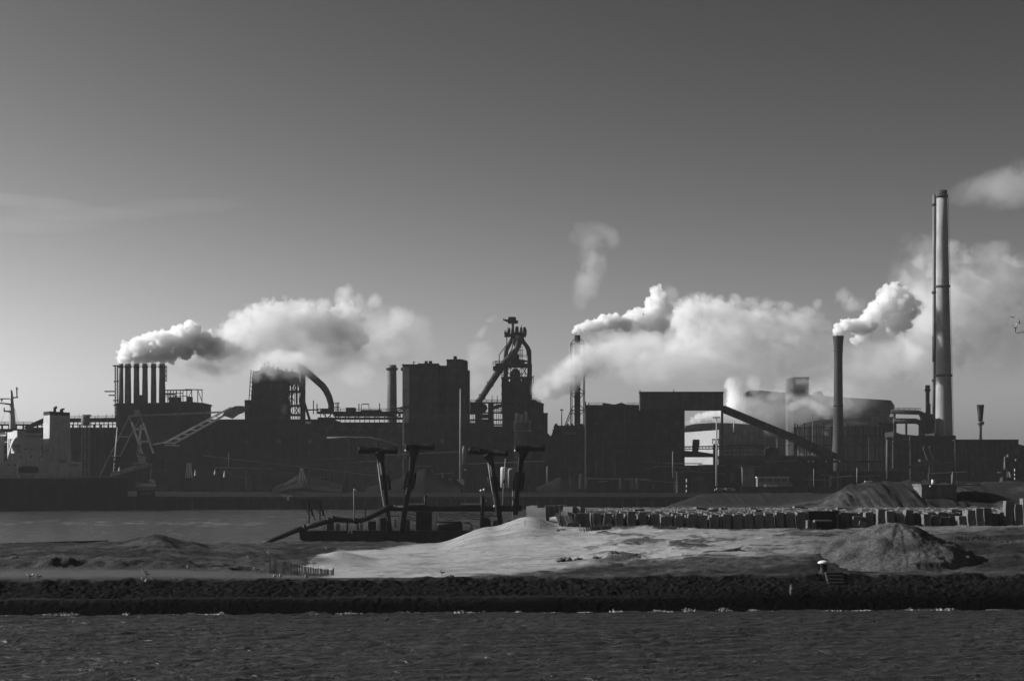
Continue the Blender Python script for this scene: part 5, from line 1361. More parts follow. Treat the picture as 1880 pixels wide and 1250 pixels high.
# ------------------------------------------------------------------ stacks of concrete slabs on the yard
def slab_stack(seed, n=9, w=1.12, d=2.3, h=.36):
    """one pile of slabs, a little ragged"""
    r = random.Random(seed); mb = MB(); z = 0; ox = oy = 0
    for i in range(n):
        ox = max(-.14,min(.14,ox+r.uniform(-.07,.07))); oy += r.uniform(-.05,.05); t = h*r.uniform(.85,1.05)
        mb.box(-w/2+ox, w/2+ox-.02*r.random(), -d/2+oy, d/2+oy, z+.015, z+t); z += t
    return mb, z
VAR = []
for k in range(7):
    mb, hh = slab_stack(100+k, 9 if k<5 else 7)
    me = bpy.data.meshes.new('slab_stack'); me.from_pydata(mb.v,[],mb.f); me.materials.append(M['slab']); me.update(); VAR.append(me)
def stack(x, y, z, label, group, k=None, rot=0, sc=(1,1,1), tilt=0):
    o = bpy.data.objects.new('slab_stack', VAR[rnd.randrange(5) if k is None else k]); COL.objects.link(o)
    o.location = (x,y,z); o.rotation_euler = (0,tilt,rot); o.scale = sc
    return tag(o, label, 'slab stack', group)
FRONT = 'dark fronted slab stack in the evenly spaced front row facing the sand'
BACK = 'slab stack behind the front row showing only its lit top'
cnt = 0; rest = MB()
pxs = [1097,1116,1138,1160,1181,1203,1226,1247,1270,1291,1312,1333,1353,1373,1393,1412,1431,1450,1470]
for i,px in enumerate(pxs):
    Yf = 327+ (0 if i>3 else (3-i)*1.5); x = X(px,Yf); zz = gz(x,Yf-1)
    stack(x, Yf, min(zz,6.75)-.3, FRONT, 'front row of slab stacks', sc=(1.14 if i%3 else 1.22,1,1.0 if i<6 else .95), rot=rnd.uniform(-.04,.04)); cnt += 1
for px,k,sz in ((1534,3,1.05),(1552,1,1.0),(1572,5,.95),(1617,0,1.15),(1634,2,1.05),(1652,6,1.0),(1668,4,1.05),(1700,6,.95),(1716,5,.85),(1734,6,.8),(1748,5,.8),(1764,6,.85),(1782,1,1.05),(1797,3,1.08),(1812,2,1.1),(1851,0,1.5),(1868,4,1.25),(1884,2,1.6),(1902,1,1.2)):
    Yf = 327+rnd.uniform(-1.5,2.5); x = X(px,Yf)
    lab = {1617:'tall slab stack standing alone left of the bunker',1851:'very tall slab stack with a stepped lit left side near the right edge',1884:'tallest slab stack, cut by the right edge of the photo',1868:'slab stack wedged between the two tallest stacks at the right edge'}.get(px,'dark slab stack of uneven height in the right part of the front row')
    stack(x, Yf, gz(x,Yf)-.25, lab, 'right hand slab stacks', k, rnd.uniform(-.1,.1), (1.15,1,sz)); cnt += 1
# packed rows: the nearest as objects, the farthest as one mass
COLX = [X(p,327) for p in pxs]+[X(p,327) for p in (1489,1508,1527,1546,1565,1584,1603,1622,1641,1660,1679,1698,1717,1736,1755,1774,1793,1812,1831,1850,1869,1888,1907)]
step_ = COLX[1]-COLX[0]
row = 0; yy = 330.4
while yy < 409:
    xs_ = [x for x in COLX]; q = COLX[0]-2.0
    while q > X(1050,yy) and yy > 346: xs_.insert(0,q); q -= 2.0
    q = COLX[-1]+1.9
    while q < X(1900,yy): xs_.append(q); q += 1.9
    XX = np.array([xs_]); ZZ = ground_z(XX, XX*0+yy)[0]
    for x,zq in zip(xs_,ZZ):
        if rnd.random() > .05 and (yy > 331 or x > X(1100,331)):
            k = rnd.randrange(7 if rnd.random()<.15 else 5); z = min(float(zq),6.75)-.35+rnd.uniform(-.05,.07)-(yy-331)*.003; x += rnd.uniform(-.08,.08)
            if cnt < 290: stack(x,yy,z,BACK,'packed slab stacks',k,rnd.uniform(-.02,.02),(1.26,1,.93)); cnt += 1
            else:
                q,_ = slab_stack(rnd.randrange(9999),3); rest.add([(a*1.26+x,b+yy,c*.95+z+1.85) for a,b,c in q.v], q.f)
                rest.box(x-.68,x+.68,yy-1.1,yy+1.1,z,z+1.85)
    yy += 2.75; row += 1
tag(rest.build('far_slab_stacks', M['slab']), 'far packed rows of concrete slab stacks seen only as lit tops', 'slab stacks', kind='stuff')
# loose slabs lying on top of the packed rows
for i in range(14):
    Yt = rnd.uniform(333,405); x = X(rnd.uniform(1120,1860),Yt); z = min(gz(x,Yt),6.75)+2.68-(Yt-331)*.003+rnd.uniform(.0,.1)
    mb = MB(); r = random.Random(i); L = r.uniform(.5,1.2); c = Vector((x,Yt,z)); a = r.uniform(-.5,.5)
    ex = Vector((math.cos(a),math.sin(a),r.uniform(-.1,.1)))*L; ey = Vector((-math.sin(a),math.cos(a),0))*.6; ez = Vector((0,0,.17))
    v = [c+sx*ex+sy*ey+sz*ez for sz in (-1,1) for sx,sy in ((-1,-1),(1,-1),(1,1),(-1,1))]
    mb.add(v,[(0,3,2,1),(4,5,6,7),(0,1,5,4),(1,2,6,5),(2,3,7,6),(3,0,4,7)])
    tag(mb.build('loose_slab', M['slab']), 'single concrete slab lying skewed on top of the packed stacks', 'slab', 'loose slabs on the stacks')
# lit stacks at the left end of the yard, leaning and fallen slabs
for i,(px,Ys,k,sc_,lab) in enumerate(((976,352,0,1.05,'brightly lit slab stack at the far left end of the yard on the dune crest'),(984,349,2,1.08,'brightly lit slab stack second from the left end on the dune crest'),(991,346,1,1.0,'brightly lit slab stack third from the left end on the dune crest'),(998.5,343,3,.95,'brightly lit slab stack fourth from the left end, half buried in sand'))):
    x = X(px,Ys); stack(x,Ys,Z(952 if i<2 else 954,Ys)-.2,lab,'lit slab stacks on the dune crest',k,math.radians(52),(.92,.72,sc_*.8))
for i,px in enumerate((1007,1016,1025,1035)):
    Ys = 352-i*.5; x = X(px,Ys); stack(x,Ys,Z(948,Ys),'dark slab stack behind the lit stacks on the dune crest','dark slab stacks behind the dune crest',i,0,(1.2,1,.68))
for i,(px,lab) in enumerate(((1047,'lit slab stack with its top layers catching the sun above the leaning slabs'),(1062,'lit slab stack just right of the leaning slabs with a bright upper side'))):
    Ys = 341; x = X(px,Ys); stack(x,Ys,Z(962,Ys),lab,'lit stacks beside the leaning slabs',i,math.radians(46),(1.2,1,1.05))
for i,(px,lab) in enumerate(((1056,'dark slab stack at the left end of the front row beside the leaning slabs'),(1075,'dark slab stack second from the left end of the front row'))):
    Ys = 333; x = X(px,Ys); stack(x,Ys,Z(968,Ys)-.3,lab,'left end of the front row',i,0,(1.5,1,.92),tilt=-.06 if i==0 else 0)
def leaning(a, b, w, Yl, label):
    """slab standing on edge, leaning, from pixel a to pixel b"""
    p, q = P(a[0],a[1],Yl), P(b[0],b[1],Yl-.6); mb = MB(); mb.beam(p, q, w, 1.5)
    tag(mb.build('leaning_slab', M['slab']), label, 'slab', 'slabs leaning and fallen at the dune edge')
LE = [((1022,944),(1029,962)),((1026,945),(1033,965)),((1029.5,937),(1030,960)),((1031,944),(1040,967)),((1039,947),(1046,964)),((1046,945),(1050,962)),((1058,944),(1056,965)),((1043,965),(1037,972)),((1053,963),(1042,974)),((1034,974),(1018,975)),((1024,976),(1014,982)),((1010,983),(1000,989)),((1034,942),(1046,943.5))]
LL = ['pale slab leaning left at the edge of the fallen group','pale slab leaning beside the leftmost leaning slab','upright narrow slab standing like a post among fallen slabs','long pale slab leaning steeply in the middle of the fallen group','pale slab leaning left of the dark stack','narrow pale slab propped between two leaning slabs','pale slab on edge against the dark stack','short fallen slab pointing down the dune','lit fallen slab lying along the dune foot','dark slab lying flat in front of the leaning group','dark broken slab lower on the dune','lowest dark slab end sticking out of the sand','slab bridging flat across two leaning slabs']
for i,(a,b) in enumerate(LE): leaning(a,b,.5 if i<9 else .62,330-i*.25 if i<9 else 322-(i-9)*2.5,LL[i])
# pallet table with pale legs in front of the yard
Y = 322
t = thing('loading_ramp','black box shelter with two pale posts before the slab yard','shelter',(X(1510,Y),Y,gz(X(1510,Y),Y)))
MB().pbox(1484,1538,938,957,Y+3,4).build('upper_stack', M['black'], t)
MB().pbox(1498,1538,957.5,972,Y+2.2,4).build('box', M['black'], t); MB().pbox(1497,1528,954.6,957.4,Y+.4,5).build('top_slab', M['slab'], t)
for a in (1482.5,1495.8): MB().pbox(a,a+(6 if a<1490 else 2.6),955,972.5,Y+.5,2).build('post', M['slab'], t)
MB().pbeam((1538,940),(1538.5,972),Y,.15).build('pole', M['steel'], t)
for i,(a,b,c,d) in enumerate(((1577,956,1592,964),(1560,968,1570,972))):
    mb = MB(); mb.pprism([(a,d),(a+2,b),(b and c-3,b+1),(c,d-2),(c-4,d+3)],324,1.6); tag(mb.build('rubble_block', M['slab']),['pale rubble block lying under the right stacks','small pale rubble block left of the larger one'][i],'rubble','rubble before the yard')
# ------------------------------------------------------------------ bunker in the mound
Y = 432
t = thing('bunker','concrete bunker with a lit left wall and black front set in the earth mound','bunker',(X(1714,Y),Y,Z(932,Y)))
bz0, bz1 = Z(936,Y), Z(891.5,Y)
mb = MB(); mb.box(X(1692,Y),X(1756,Y),Y,Y+9,bz0,bz1); mb.build('wall', M['concrete'], t)
mb = MB(); mb.box(X(1690.5,Y),X(1800,Y),Y-.3,Y+9.5,bz1,bz1+.35); mb.build('roof_slab', M['concrete'], t)
MB().tube([P(1713,890.5,Y+3),P(1713,880,Y+3)],m(2.9,Y),16).build('vent_pipe', M['white'], t); MB().tube([P(1713,880.2,Y+3),P(1713,879.4,Y+3)],m(3.4,Y),16).build('vent_cap', M['grey_steel'], t)
MB().ball(P(1708,892.5,Y-.5),.22).build('lamp', M['white'], t)
tag(MB().pbox(1588,1602,882.4,884.2,452,.8).build('white_beam', M['white']), 'short white horizontal beam lying on top of the earth mound', 'beam')
# ------------------------------------------------------------------ gravel heap, bollard, steps
def heap_mesh(name, cx, cy, rx, ry, h, mat, seed, ridge=0., n=150):
    a = np.linspace(-1.25,1.25,n)
    def f(gx_, gy_):
        u, v = gx_, gy_
        rr = np.hypot(u,v); base = np.clip(1-rr,0,None)
        z = h*np.where(rr<1, (1-rr)**.92*(1.0), 0)
        z = h*.93-np.log1p(np.exp((h*.93-z)/.35))*.35 if False else np.where(z>h*.7, h*.7+(h*.3)*(1-np.exp(-(z-h*.7)/(h*.3)*1.6))*.82, z)
        x = cx+u*rx+ridge*0; y = cy+v*ry
        s = fbm(np.arctan2(v,u)*3.2+5, rr*.8, oct=3, seed=seed)*h*.10*np.clip(rr*2.5,0,1)*np.clip(1.1-rr,0,1)
        g = fbm(x*.45,y*.45,oct=4,seed=seed+1)*.5 + fbm(x*2.2,y*2.2,oct=3,seed=seed+3,gain=.7)*.13
        m_ = np.clip((1.02-rr)*5,0,1)
        return x, y, ground_base(x,y)+ (z+s+g*.9)*m_ - .4*(1-m_) - .15
    return grid_mesh(name, a, a, f, mat)
gv = heap_mesh('gravel_heap', X(1652,248), 249, 11.5, 12.5, 5.9, grey('gravel',.085,rough=1.,var=.6,scale=3.2,streak=0,bump=1.), 31)
tag(gv, 'big cone shaped gravel heap lit from the left in front of the slab yard', 'gravel heap')
gv2 = heap_mesh('gravel_heap', X(1556,250), 251, 4.6, 6., 1.9, bpy.data.materials['gravel'], 37, n=90)
tag(gv2, 'low gravel spill at the left foot of the big heap', 'gravel heap')
Y = 235
zb = gz(X(1512,Y),Y)
t = thing('mooring_bollard','mushroom bollard with sunlit cap painted white on the bank left of the gravel heap','bollard',(X(1512,Y),Y,zb))
dz = Z(1052,Y)
MB().lathe(X(1512,Y),Y,[(.66,zb-.2),(.62,dz+.12),(.46,dz+.25),(.42,dz+.9),(.52,dz+1.2)],24).build('post', M['black'], t)
MB().lathe(X(1512,Y),Y,[(.3,dz+1.12),(.7,dz+1.2),(.74,dz+1.28),(.64,dz+1.43),(.42,dz+1.54),(.05,dz+1.6)],28).build('cap', M['white'], t)  # white cap stands in for the sunlit top, black post for shade
t = thing('bank_steps','flight of worn stone steps going down the revetment below the bollard','steps',(X(1535,225),225,2.))
for i in range(6):
    u = 12.2-i*1.05; yb = BANK(1535)+u; z = 3.72-i*.36; mb = MB(); mb.box(X(1517+i*1.5,yb)-.0,X(1548+i*1.2,yb),yb,yb+1.15,z-.9,z+.12); mb.build('step', grey('step_stone',.03,rough=.9) if i==0 else bpy.data.materials['step_stone'], t)
mb = MB(); mb.ball(P(1454,1085,221.5),.3,.3,.55); mb.ball(P(1453,1078,222.3),.22,.25,.4); mb.build('boulder', grey('pale_stone',.05,rough=1.,bump=.5)); tag(bpy.data.objects['boulder'],'pale upright boulder on the dark bank left of the steps','boulder')
# ------------------------------------------------------------------ fence of stakes by the dune
t = thing('stake_fence','curving fence of upright wooden stakes holding back the sand','fence',at_ground(555,241))
fp = [(496,1022,1054,243),(515,1028,1054.5,242),(540,1034,1055.5,241),(560,1040,1056,240.4),(590,1043,1056.5,240),(612,1046,1057,240)]
def fpt(f):
    xs_ = [q[0] for q in fp]; px = xs_[0]+(xs_[-1]-xs_[0])*f
    return px, *(float(np.interp(px,xs_,[q[k] for q in fp])) for k in (1,2,3))
mb = MB(); r = random.Random(3)
for i in range(66):
    px, a, b, Yv = fpt(i/65); px += r.uniform(-.3,.3); a += r.uniform(-1,1.2); x = X(px,Yv); z0 = gz(x,Yv)-.3; w = r.uniform(.035,.06); ln = r.uniform(-.05,.05)
    mb.add([(x-w,Yv-w,z0),(x+w,Yv-w,z0),(x+w,Yv+w,z0),(x-w,Yv+w,z0),(x-w+ln,Yv-w,Z(a,Yv)),(x+w+ln,Yv-w,Z(a,Yv)),(x+w+ln,Yv+w,Z(a,Yv)),(x-w+ln,Yv+w,Z(a,Yv))],[(0,3,2,1),(4,5,6,7),(0,1,5,4),(1,2,6,5),(2,3,7,6),(3,0,4,7)])
tag(mb.build('stakes', grey('stake_wood',.2,rough=.9,var=.5,scale=6.,streak=.4), t), kind='stuff')
for k,w,h in ((0,.1,1021),(65,.08,1042)):
    px,a,b,Yv = fpt(k/65); x = X(px,Yv); mb = MB(); mb.box(x-w,x+w,Yv-w,Yv+w,gz(x,Yv)-.3,Z(h,Yv)); mb.build('end_post', M['wood'], t)
mb = MB()
for f in range(20):
    p1, p2 = fpt(f/20), fpt((f+1)/20)
    for k in (.25,.8): mb.beam(P(p1[0],p1[2]+(p1[1]-p1[2])*k,p1[3]+.1), P(p2[0],p2[2]+(p2[1]-p2[2])*k,p2[3]+.1), .03)
mb.build('wire', M['steel'], t)
# ------------------------------------------------------------------ timber, clods, weeds
def log(name, pts, r_, mat, label, cat='timber'):
    mb = MB(); mb.tube(pts, r_, 10); tag(mb.build(name, mat), label, cat)
mb = MB(); mb.pprism([(62,1000),(65,995.5),(120,993.5),(196,991.5),(197,996.5),(150,1000),(120,1001)],328,1.2); tag(mb.build('timber_beam', M['dark_wood']),'long black timber beam lying on the left far edge of the island','timber')
mb = MB(); mb.pprism([(1290,1020),(1292,1015),(1322,1011),(1360,1004.5),(1361,1009),(1330,1016),(1318,1022)],262,.7); tag(mb.build('timber_beam', M['wood']),'grey weathered timber plank lying on the sand above the bank','timber')
mb = MB(); mb.pprism([(1340,1019),(1352,1013),(1400,1012.5),(1410,1017),(1380,1019.5)],264,.8); tag(mb.build('timber_beam', M['dark_wood']),'dark timber lying just right of the grey plank','timber')
def clod(px, py_, Yc, rx, rz, seed, label, name='earth_clod', mat='soil', cat='clod', group='clods lying on the sand'):
    x = X(px,Yc); z = gz(x,Yc); r = random.Random(seed); mb = MB()
    for k in range(7):
        mb.ball((x+r.uniform(-.7,.7)*rx, Yc+r.uniform(-.5,.5)*rx, z+rz*.2), rx*r.uniform(.2,.5), None, rz*r.uniform(.4,1.0), 8, 6)
    mb.v = [tuple(Vector(p)+mnoise.noise_vector(Vector(p)*2.3)*.16) for p in mb.v]
    tag(mb.build(name, M[mat], smooth=False), label, cat, group)
clod(1038,1030,257,1.3,.55,1,'largest dark earth clod on the pale sand below the leaning slabs'); clod(1062,1030,257,.6,.3,2,'small dark clod just right of the largest clod'); clod(1126,1022,262,1.,.42,3,'dark earth clod on the sand, middle of the dune foot'); clod(1097,1024,260,.6,.25,4,'flat dark clod between the two bigger clods')
clod(287,1018,282,.5,.3,6,'small dark clod at the foot of the left mound'); clod(28,1028,262,.5,.25,7,'dark clod on the embankment near the left edge')
def weeds(name, px, Yw, n, spread, h, seed, label):
    r = random.Random(seed); mb = MB()
    XY = [(X(px,Yw)+r.gauss(0,spread), Yw+r.gauss(0,spread*.5)) for i in range(n)]
    ZZ = ground_z(np.array([[q[0] for q in XY]]), np.array([[q[1] for q in XY]]))[0]
    for i in range(n):
        (x,y), z = XY[i], float(ZZ[i]); a = r.uniform(0,6.28); L = h*r.uniform(.5,1.2); w = r.uniform(.02,.05)
        p = Vector((x,y,z-.05)); q = p+Vector((math.cos(a)*L*.35,math.sin(a)*L*.35,L*.6)); s = p+Vector((math.cos(a)*L*.9,math.sin(a)*L*.9,L*r.uniform(.5,.95)))
        o = Vector((-math.sin(a),math.cos(a),0))*w
        mb.add([p-o,p+o,q+o*.8,q-o*.8,s],[(0,1,2,3),(3,2,4)])
    tag(mb.build(name, grey('dry_weeds',.055,rough=1.,var=.4,scale=3.,streak=0) if 'dry_weeds' not in bpy.data.materials else bpy.data.materials['dry_weeds']), label, 'weeds')
weeds('weed_tuft',1098,318,500,1.1,1.1,1,'big dark tangle of dry weeds on the dune before the slab stacks')
weeds('weed_tuft',1110,320,300,.9,.6,2,'low weeds right of the big dry tangle')
weeds('weed_tuft',1225,318,320,1.5,.6,3,'low dark weeds at the foot of the front row of stacks')
weeds('weed_tuft',1480,322,260,1.4,.5,4,'dry weeds left of the black box shelter')
weeds('weed_tuft',1830,268,500,2.2,.5,5,'rough dry weeds on the bank right of the gravel heap')
weeds('weed_tuft',1775,272,400,1.8,.5,6,'dry weeds just behind the right foot of the gravel heap')
for i,(px,Ys,h) in enumerate(((964,318,.9),(993,315,.8))):
    x = X(px,Ys); z = gz(x,Ys); tag(MB().box(x-.04,x+.04,Ys,Ys+.08,z-.2,z+h).build('survey_stake', M['steel']), ['thin survey stake in the dune slope left of the lit stacks','thin survey stake in the dune below the lit stacks'][i], 'stake')
# ------------------------------------------------------------------ gulls
def gull():
    t = thing('gull','', 'gull', (0,0,0), 'gulls resting on the bank')
    mb = MB(); mb.tube([(.30,0,.30),(.22,0,.30),(.1,0,.29),(-.05,0,.31),(-.15,0,.36),(-.2,0,.43),(-.235,0,.475),(-.27,0,.475),(-.30,0,.47)],[.015,.05,.085,.1,.085,.055,.055,.05,.02],12)
    mb.build('body', M['white'], t)
    for s in (-1,1): 
        w = MB(); w.tube([(-.1,s*.085,.35),(.05,s*.1,.34),(.2,s*.075,.325),(.36,s*.03,.31)],[.03,.065,.05,.012],8); w.build('wing', M['tank'], t)
        l = MB(); l.tube([(.02,s*.045,.24),(.02,s*.045,0.)],.012,6); l.build('leg', M['steel'], t)
    b = MB(); b.tube([(-.3,0,.468),(-.36,0,.455)],[.016,.006],6); b.build('beak', M['steel'], t)
    return t
g0 = gull()
GL = [(53.5,1062,0,'gull standing with its neighbour at the far left of the track'),(57.5,1062,2.8,'gull right beside the leftmost gull on the track'),(70.5,1064,.4,'lone gull a little right of the leftmost pair'),(265,1055,.2,'gull standing higher of the two at the middle of the left track'),(269,1059,.6,'gull just below and right of the upper gull on the left track'),(262,1071,1.4,'gull on the stones directly under the gull pair'),(267.5,1073,1.9,'small gull lower on the stones under the gull pair'),(281.5,1072,.8,'dim gull on the stones right of the lower gulls'),(322,1070,.5,'gull on the bank stones midway to the stake fence'),(345,1046,1.5,'gull standing upright on the embankment left of the fence'),(470,1050,.3,'gull on the pale track just left of the stake fence'),(503.5,1064,1.6,'gull below the left end of the stake fence'),(515.5,1063,1.4,'gull second along below the stake fence'),(563,1066,1.2,'gull beside a stone below the middle of the stake fence'),(575,1040,.2,'gull resting on the sand behind the stake fence'),(811,1056,.3,'gull on the dark bank edge below the dune, upper of two'),(829.5,1066,.9,'gull on the stones below the dune, lower of two'),(601,1012,.6,'gull on the crest of the small dune behind the fence'),(495,1023,.2,'gull perched on the end post of the stake fence'),(458,1028,.3,'dark gull on the ground far left of the fence')]
def on_surface(px, py):
    """walk down the view line until it meets the ground or the bank"""
    Yq = np.arange(217,345,.25)[None]; x = X(px,1.)*Yq; u = Yq-BANK(px)
    zg = ground_z(x,Yq); zb_ = bank_z(x,u)
    z = np.where(u>15.5, zg, np.where(u>13, np.maximum(zg,zb_), zb_))
    hit = np.nonzero((CH-(py-HY)/F*Yq <= z+.02)[0])[0]
    i = hit[0] if len(hit) else 90
    return Vector((x[0,i], Yq[0,i], z[0,i]))
for i,(px,py,ro,lab) in enumerate(GL):
    loc = P(495.5,1021.3,243) if px == 495 else on_surface(px,py)
    o = g0 if i == 0 else copy_thing(g0, loc)
    o.location = loc; o.rotation_euler = (0,0,ro); o['label'] = lab; o.scale = (1.25,)*3
# ------------------------------------------------------------------ weather instruments on a mast close by on the right
Y = 22.0
t = thing('wind_instrument','cup anemometer and wind vane on a white bracket arm at the right edge','anemometer',P(1910,613,Y))
def q_(px,py): return P(px,py,Y)
MB().tube([q_(1864.5,612),q_(1880,609.3),q_(1912,607)],m(1.0,Y),10).build('arm', M['grey_steel'], t)
MB().tube([q_(1864.6,610),q_(1864.6,602)],m(.8,Y),8).build('stem', M['steel'], t)
MB().tube([q_(1861,601.8),q_(1868,601.5)],m(.6,Y),8).build('crossbar', M['steel'], t)
MB().tube([q_(1859.5,600.5),q_(1859.5,583)],m(.45,Y),8).build('cup_spindle', M['offwhite'], t)
for a in (1857.2,1861):
    MB().ball(q_(a,582),m(1.3,Y),None,m(1.1,Y),8,6).build('cup', M['black'], t)
MB().tube([q_(1866.6,600),q_(1866.6,593)],m(.95,Y),10).build('vane_spindle', M['white'], t)
mb = MB(); mb.tube([q_(1865.6,592.4),q_(1871.5,592)],m(.3,Y),6); mb.pprism([(1870.5,592),(1872.2,586),(1872.6,595),(1871.8,595.2)],Y-.003,.006); mb.build('vane', M['black'], t)
t2_ = thing('instrument_mast','tall round mast rising from the water just outside the right edge','mast',(X(1912,Y),Y,-1))
MB().tube([(X(1912,Y),Y,-1.5),(X(1912,Y),Y,Z(600,Y))],[.12,.06],14).build('pole', M['grey_steel'], t2_)
# ------------------------------------------------------------------ smoke and steam (real volumes)
PUFFM = {}
def puff_mat(dens, scale, thr):
    key = (dens, scale, thr)
    if key in PUFFM: return PUFFM[key]
    mt, nt, out = new_mat('steam')
    tc = N(nt,'ShaderNodeTexCoord'); geo = N(nt,'ShaderNodeNewGeometry')
    ln = N(nt,'ShaderNodeVectorMath', operation='LENGTH'); nt.links.new(tc.outputs['Object'], ln.inputs[0])
    fall = math_node(nt,'SUBTRACT', 1., ln.outputs['Value'])
    ns = N(nt,'ShaderNodeTexNoise', i_Scale=scale, i_Detail=4.5, i_Roughness=.6, i_Distortion=.35)
    nt.links.new(geo.outputs['Position'], ns.inputs['Vector'])
    v = math_node(nt,'ADD', math_node(nt,'MULTIPLY', fall, 1.5), math_node(nt,'MULTIPLY', math_node(nt,'SUBTRACT', ns.outputs[0], .5), 4.0))
    v = math_node(nt,'MULTIPLY', maprange(nt, v, thr, thr+.75, 0, 1, True), maprange(nt, fall, 0, .3, 0, 1, True))
    d = math_node(nt,'MULTIPLY', v, dens)
    pv = N(nt,'ShaderNodeVolumePrincipled'); pv.inputs['Color'].default_value = (STEAM_ALB,)*3+(1,); pv.inputs['Anisotropy'].default_value = .25
    nt.links.new(d, pv.inputs['Density']); nt.links.new(pv.outputs[0], out.inputs['Volume'])
    PUFFM[key] = mt
    return mt
_bm = bmesh.new(); bmesh.ops.create_icosphere(_bm, subdivisions=3, radius=1.0)
PUFF_V = [v.co.copy() for v in _bm.verts]; PUFF_F = [[v.index for v in f.verts] for f in _bm.faces]; _bm.free()
def puff(parent, px, py, rx, ry, Y, dens, scale=.06, thr=.35, tilt=0., dz=None):
    me = bpy.data.meshes.new('puff'); me.from_pydata(PUFF_V, [], PUFF_F); me.materials.append(puff_mat(dens, scale, thr)); me.update()
    o = bpy.data.objects.new('puff', me); COL.objects.link(o); o.parent = parent
    off = OFF[parent.name]; o.location = P(px,py,Y)-off
    o.scale = (m(rx,Y), dz or m((rx+ry)/2,Y), m(ry,Y)); o.rotation_euler = (0, tilt, 0)
    return o
COREM = {}
def core(parent, blobs, Y, dens, seed, vox=.55, amp=.29, kids=12, depth=1.0, name='billow'):
    """billowing cauliflower body: union of balls, remeshed and roughened"""
    r = random.Random(seed); mb = MB()
    for px,py,rp in blobs:
        c = P(px,py,Y); R_ = m(rp,Y); c.y += r.uniform(-.35,.35)*R_*depth
        mb.ball(c, R_*.86, R_*.86*depth, R_*.86, 14, 10)
        for k in range(kids*2):
            d = Vector((r.gauss(0,1), r.gauss(0,1), r.gauss(0,1))).normalized(); q = R_*(r.uniform(.26,.44) if k < kids else r.uniform(.12,.24))
            mb.ball(c+Vector((d.x,d.y*depth,d.z))*R_*(r.uniform(.68,.9) if k < kids else r.uniform(.9,1.08)), q, None, None, 10, 7)
    me = bpy.data.meshes.new('tmp'); me.from_pydata(mb.v,[],mb.f); o = bpy.data.objects.new('tmp', me); COL.objects.link(o)
    md = o.modifiers.new('r','REMESH'); md.mode = 'VOXEL'; md.voxel_size = vox; md.use_smooth_shade = True
    dg = bpy.context.evaluated_depsgraph_get(); dg.update()
    m2 = bpy.data.meshes.new_from_object(o.evaluated_get(dg)); bpy.data.objects.remove(o); bpy.data.meshes.remove(me)
    n = len(m2.vertices); co = np.empty(n*3, np.float32); m2.vertices.foreach_get('co', co); co = co.reshape(-1,3)
    no = np.empty(n*3, np.float32); m2.vertices.foreach_get('normal', no); no = no.reshape(-1,3)
    Rm = m(sum(b[2] for b in blobs)/len(blobs), Y); s = 1/(Rm*.75)
    d = fbm(co[:,0]*s, co[:,1]*s, co[:,2]*s, oct=5, seed=seed, gain=.55, billow=True)
    co = co + no*(d*amp*Rm)[:,None]
    off = OFF[parent.name]; co = co - np.array(off, np.float32)
    m2.vertices.foreach_set('co', co.ravel().astype(np.float32)); m2.materials.clear()
    if dens not in COREM: COREM[dens] = volume_mat('dense_steam', dens, STEAM_ALB, .25)
    m2.materials.append(COREM[dens]); m2.update(); m2.name = name
    q = bpy.data.objects.new(name, m2); COL.objects.link(q); q.parent = parent
    return q
def plume(label, px, py, Y, cat='smoke plume', name='smoke_plume'):
    return tag(thing(name, label, cat, P(px,py,Y)), kind='thing')

Y = 1158
t = plume('dense white billowing plume rising from the row of six chimneys', 260, 667, Y)
core(t, [(217,659,5),(226,651,12),(238,642,17),(256,637,21),(278,632,24),(302,629,26),(327,625,29),(350,622,28),(372,628,26),(395,637,19)], Y, .4, 1, vox=.38)
core(t, [(222,660,8),(235,658,10),(251,658,10),(266,659,10),(281,658,10),(297,657,11),(315,652,14),(340,648,15)], Y-3, .5, 2, vox=.4)
core(t, [(380,640,22),(402,644,20),(424,640,18),(438,630,14)], Y, .12, 3, vox=.6)
for a in ((395,650,42,26,.09,.07,.35,-.2),(430,640,40,30,.08,.06,.35,0),(350,668,40,18,.04,.06,.4,0),(392,680,36,20,.05,.05,.4,.3),(420,672,36,22,.035,.06,.4,0),(345,690,34,14,.012,.05,.3,0),(415,615,46,26,.06,.07,.28,-.3),(445,640,50,40,.05,.06,.28,0),(400,660,60,34,.03,.05,.2,0),(385,690,60,28,.02,.05,.2,0),(330,680,50,18,.012,.05,.2,0)): puff(t,*a[:4],Y,*a[4:])
Y = 1175
t = plume('broad grey and white steam cloud drifting above the squat furnace', 530, 660, Y)
core(t, [(425,600,18),(452,592,24),(482,584,28),(512,576,27),(540,570,22),(560,574,20)], Y, .07, 5, vox=.8, amp=.5)
core(t, [(560,590,30),(590,598,32),(618,600,32),(642,606,26),(640,580,22),(655,620,22)], Y+4, .10, 6, vox=.8, amp=.5)
for a in ((440,605,48,32,.045,.05,.3,-.3),(490,592,60,38,.05,.05,.3,-.2),(545,590,60,40,.05,.05,.3,0),(600,605,64,46,.05,.05,.3,0),(632,548,24,34,.06,.07,.35,.2),(590,562,26,22,.05,.07,.4,0),(655,565,26,40,.03,.06,.35,.3),
          (470,630,56,30,.03,.05,.3,0),(530,635,70,36,.03,.05,.3,0),(600,640,60,40,.035,.05,.3,0),(440,640,30,36,.035,.06,.35,.4),(650,640,36,40,.03,.05,.4,0),(560,610,90,60,.02,.035,.25,0),(560,640,160,74,.012,.045,.05,0),(470,610,90,50,.014,.05,.1,0),(690,625,120,80,.008,.04,.05,0)): puff(t,*a[:4],Y,*a[4:])
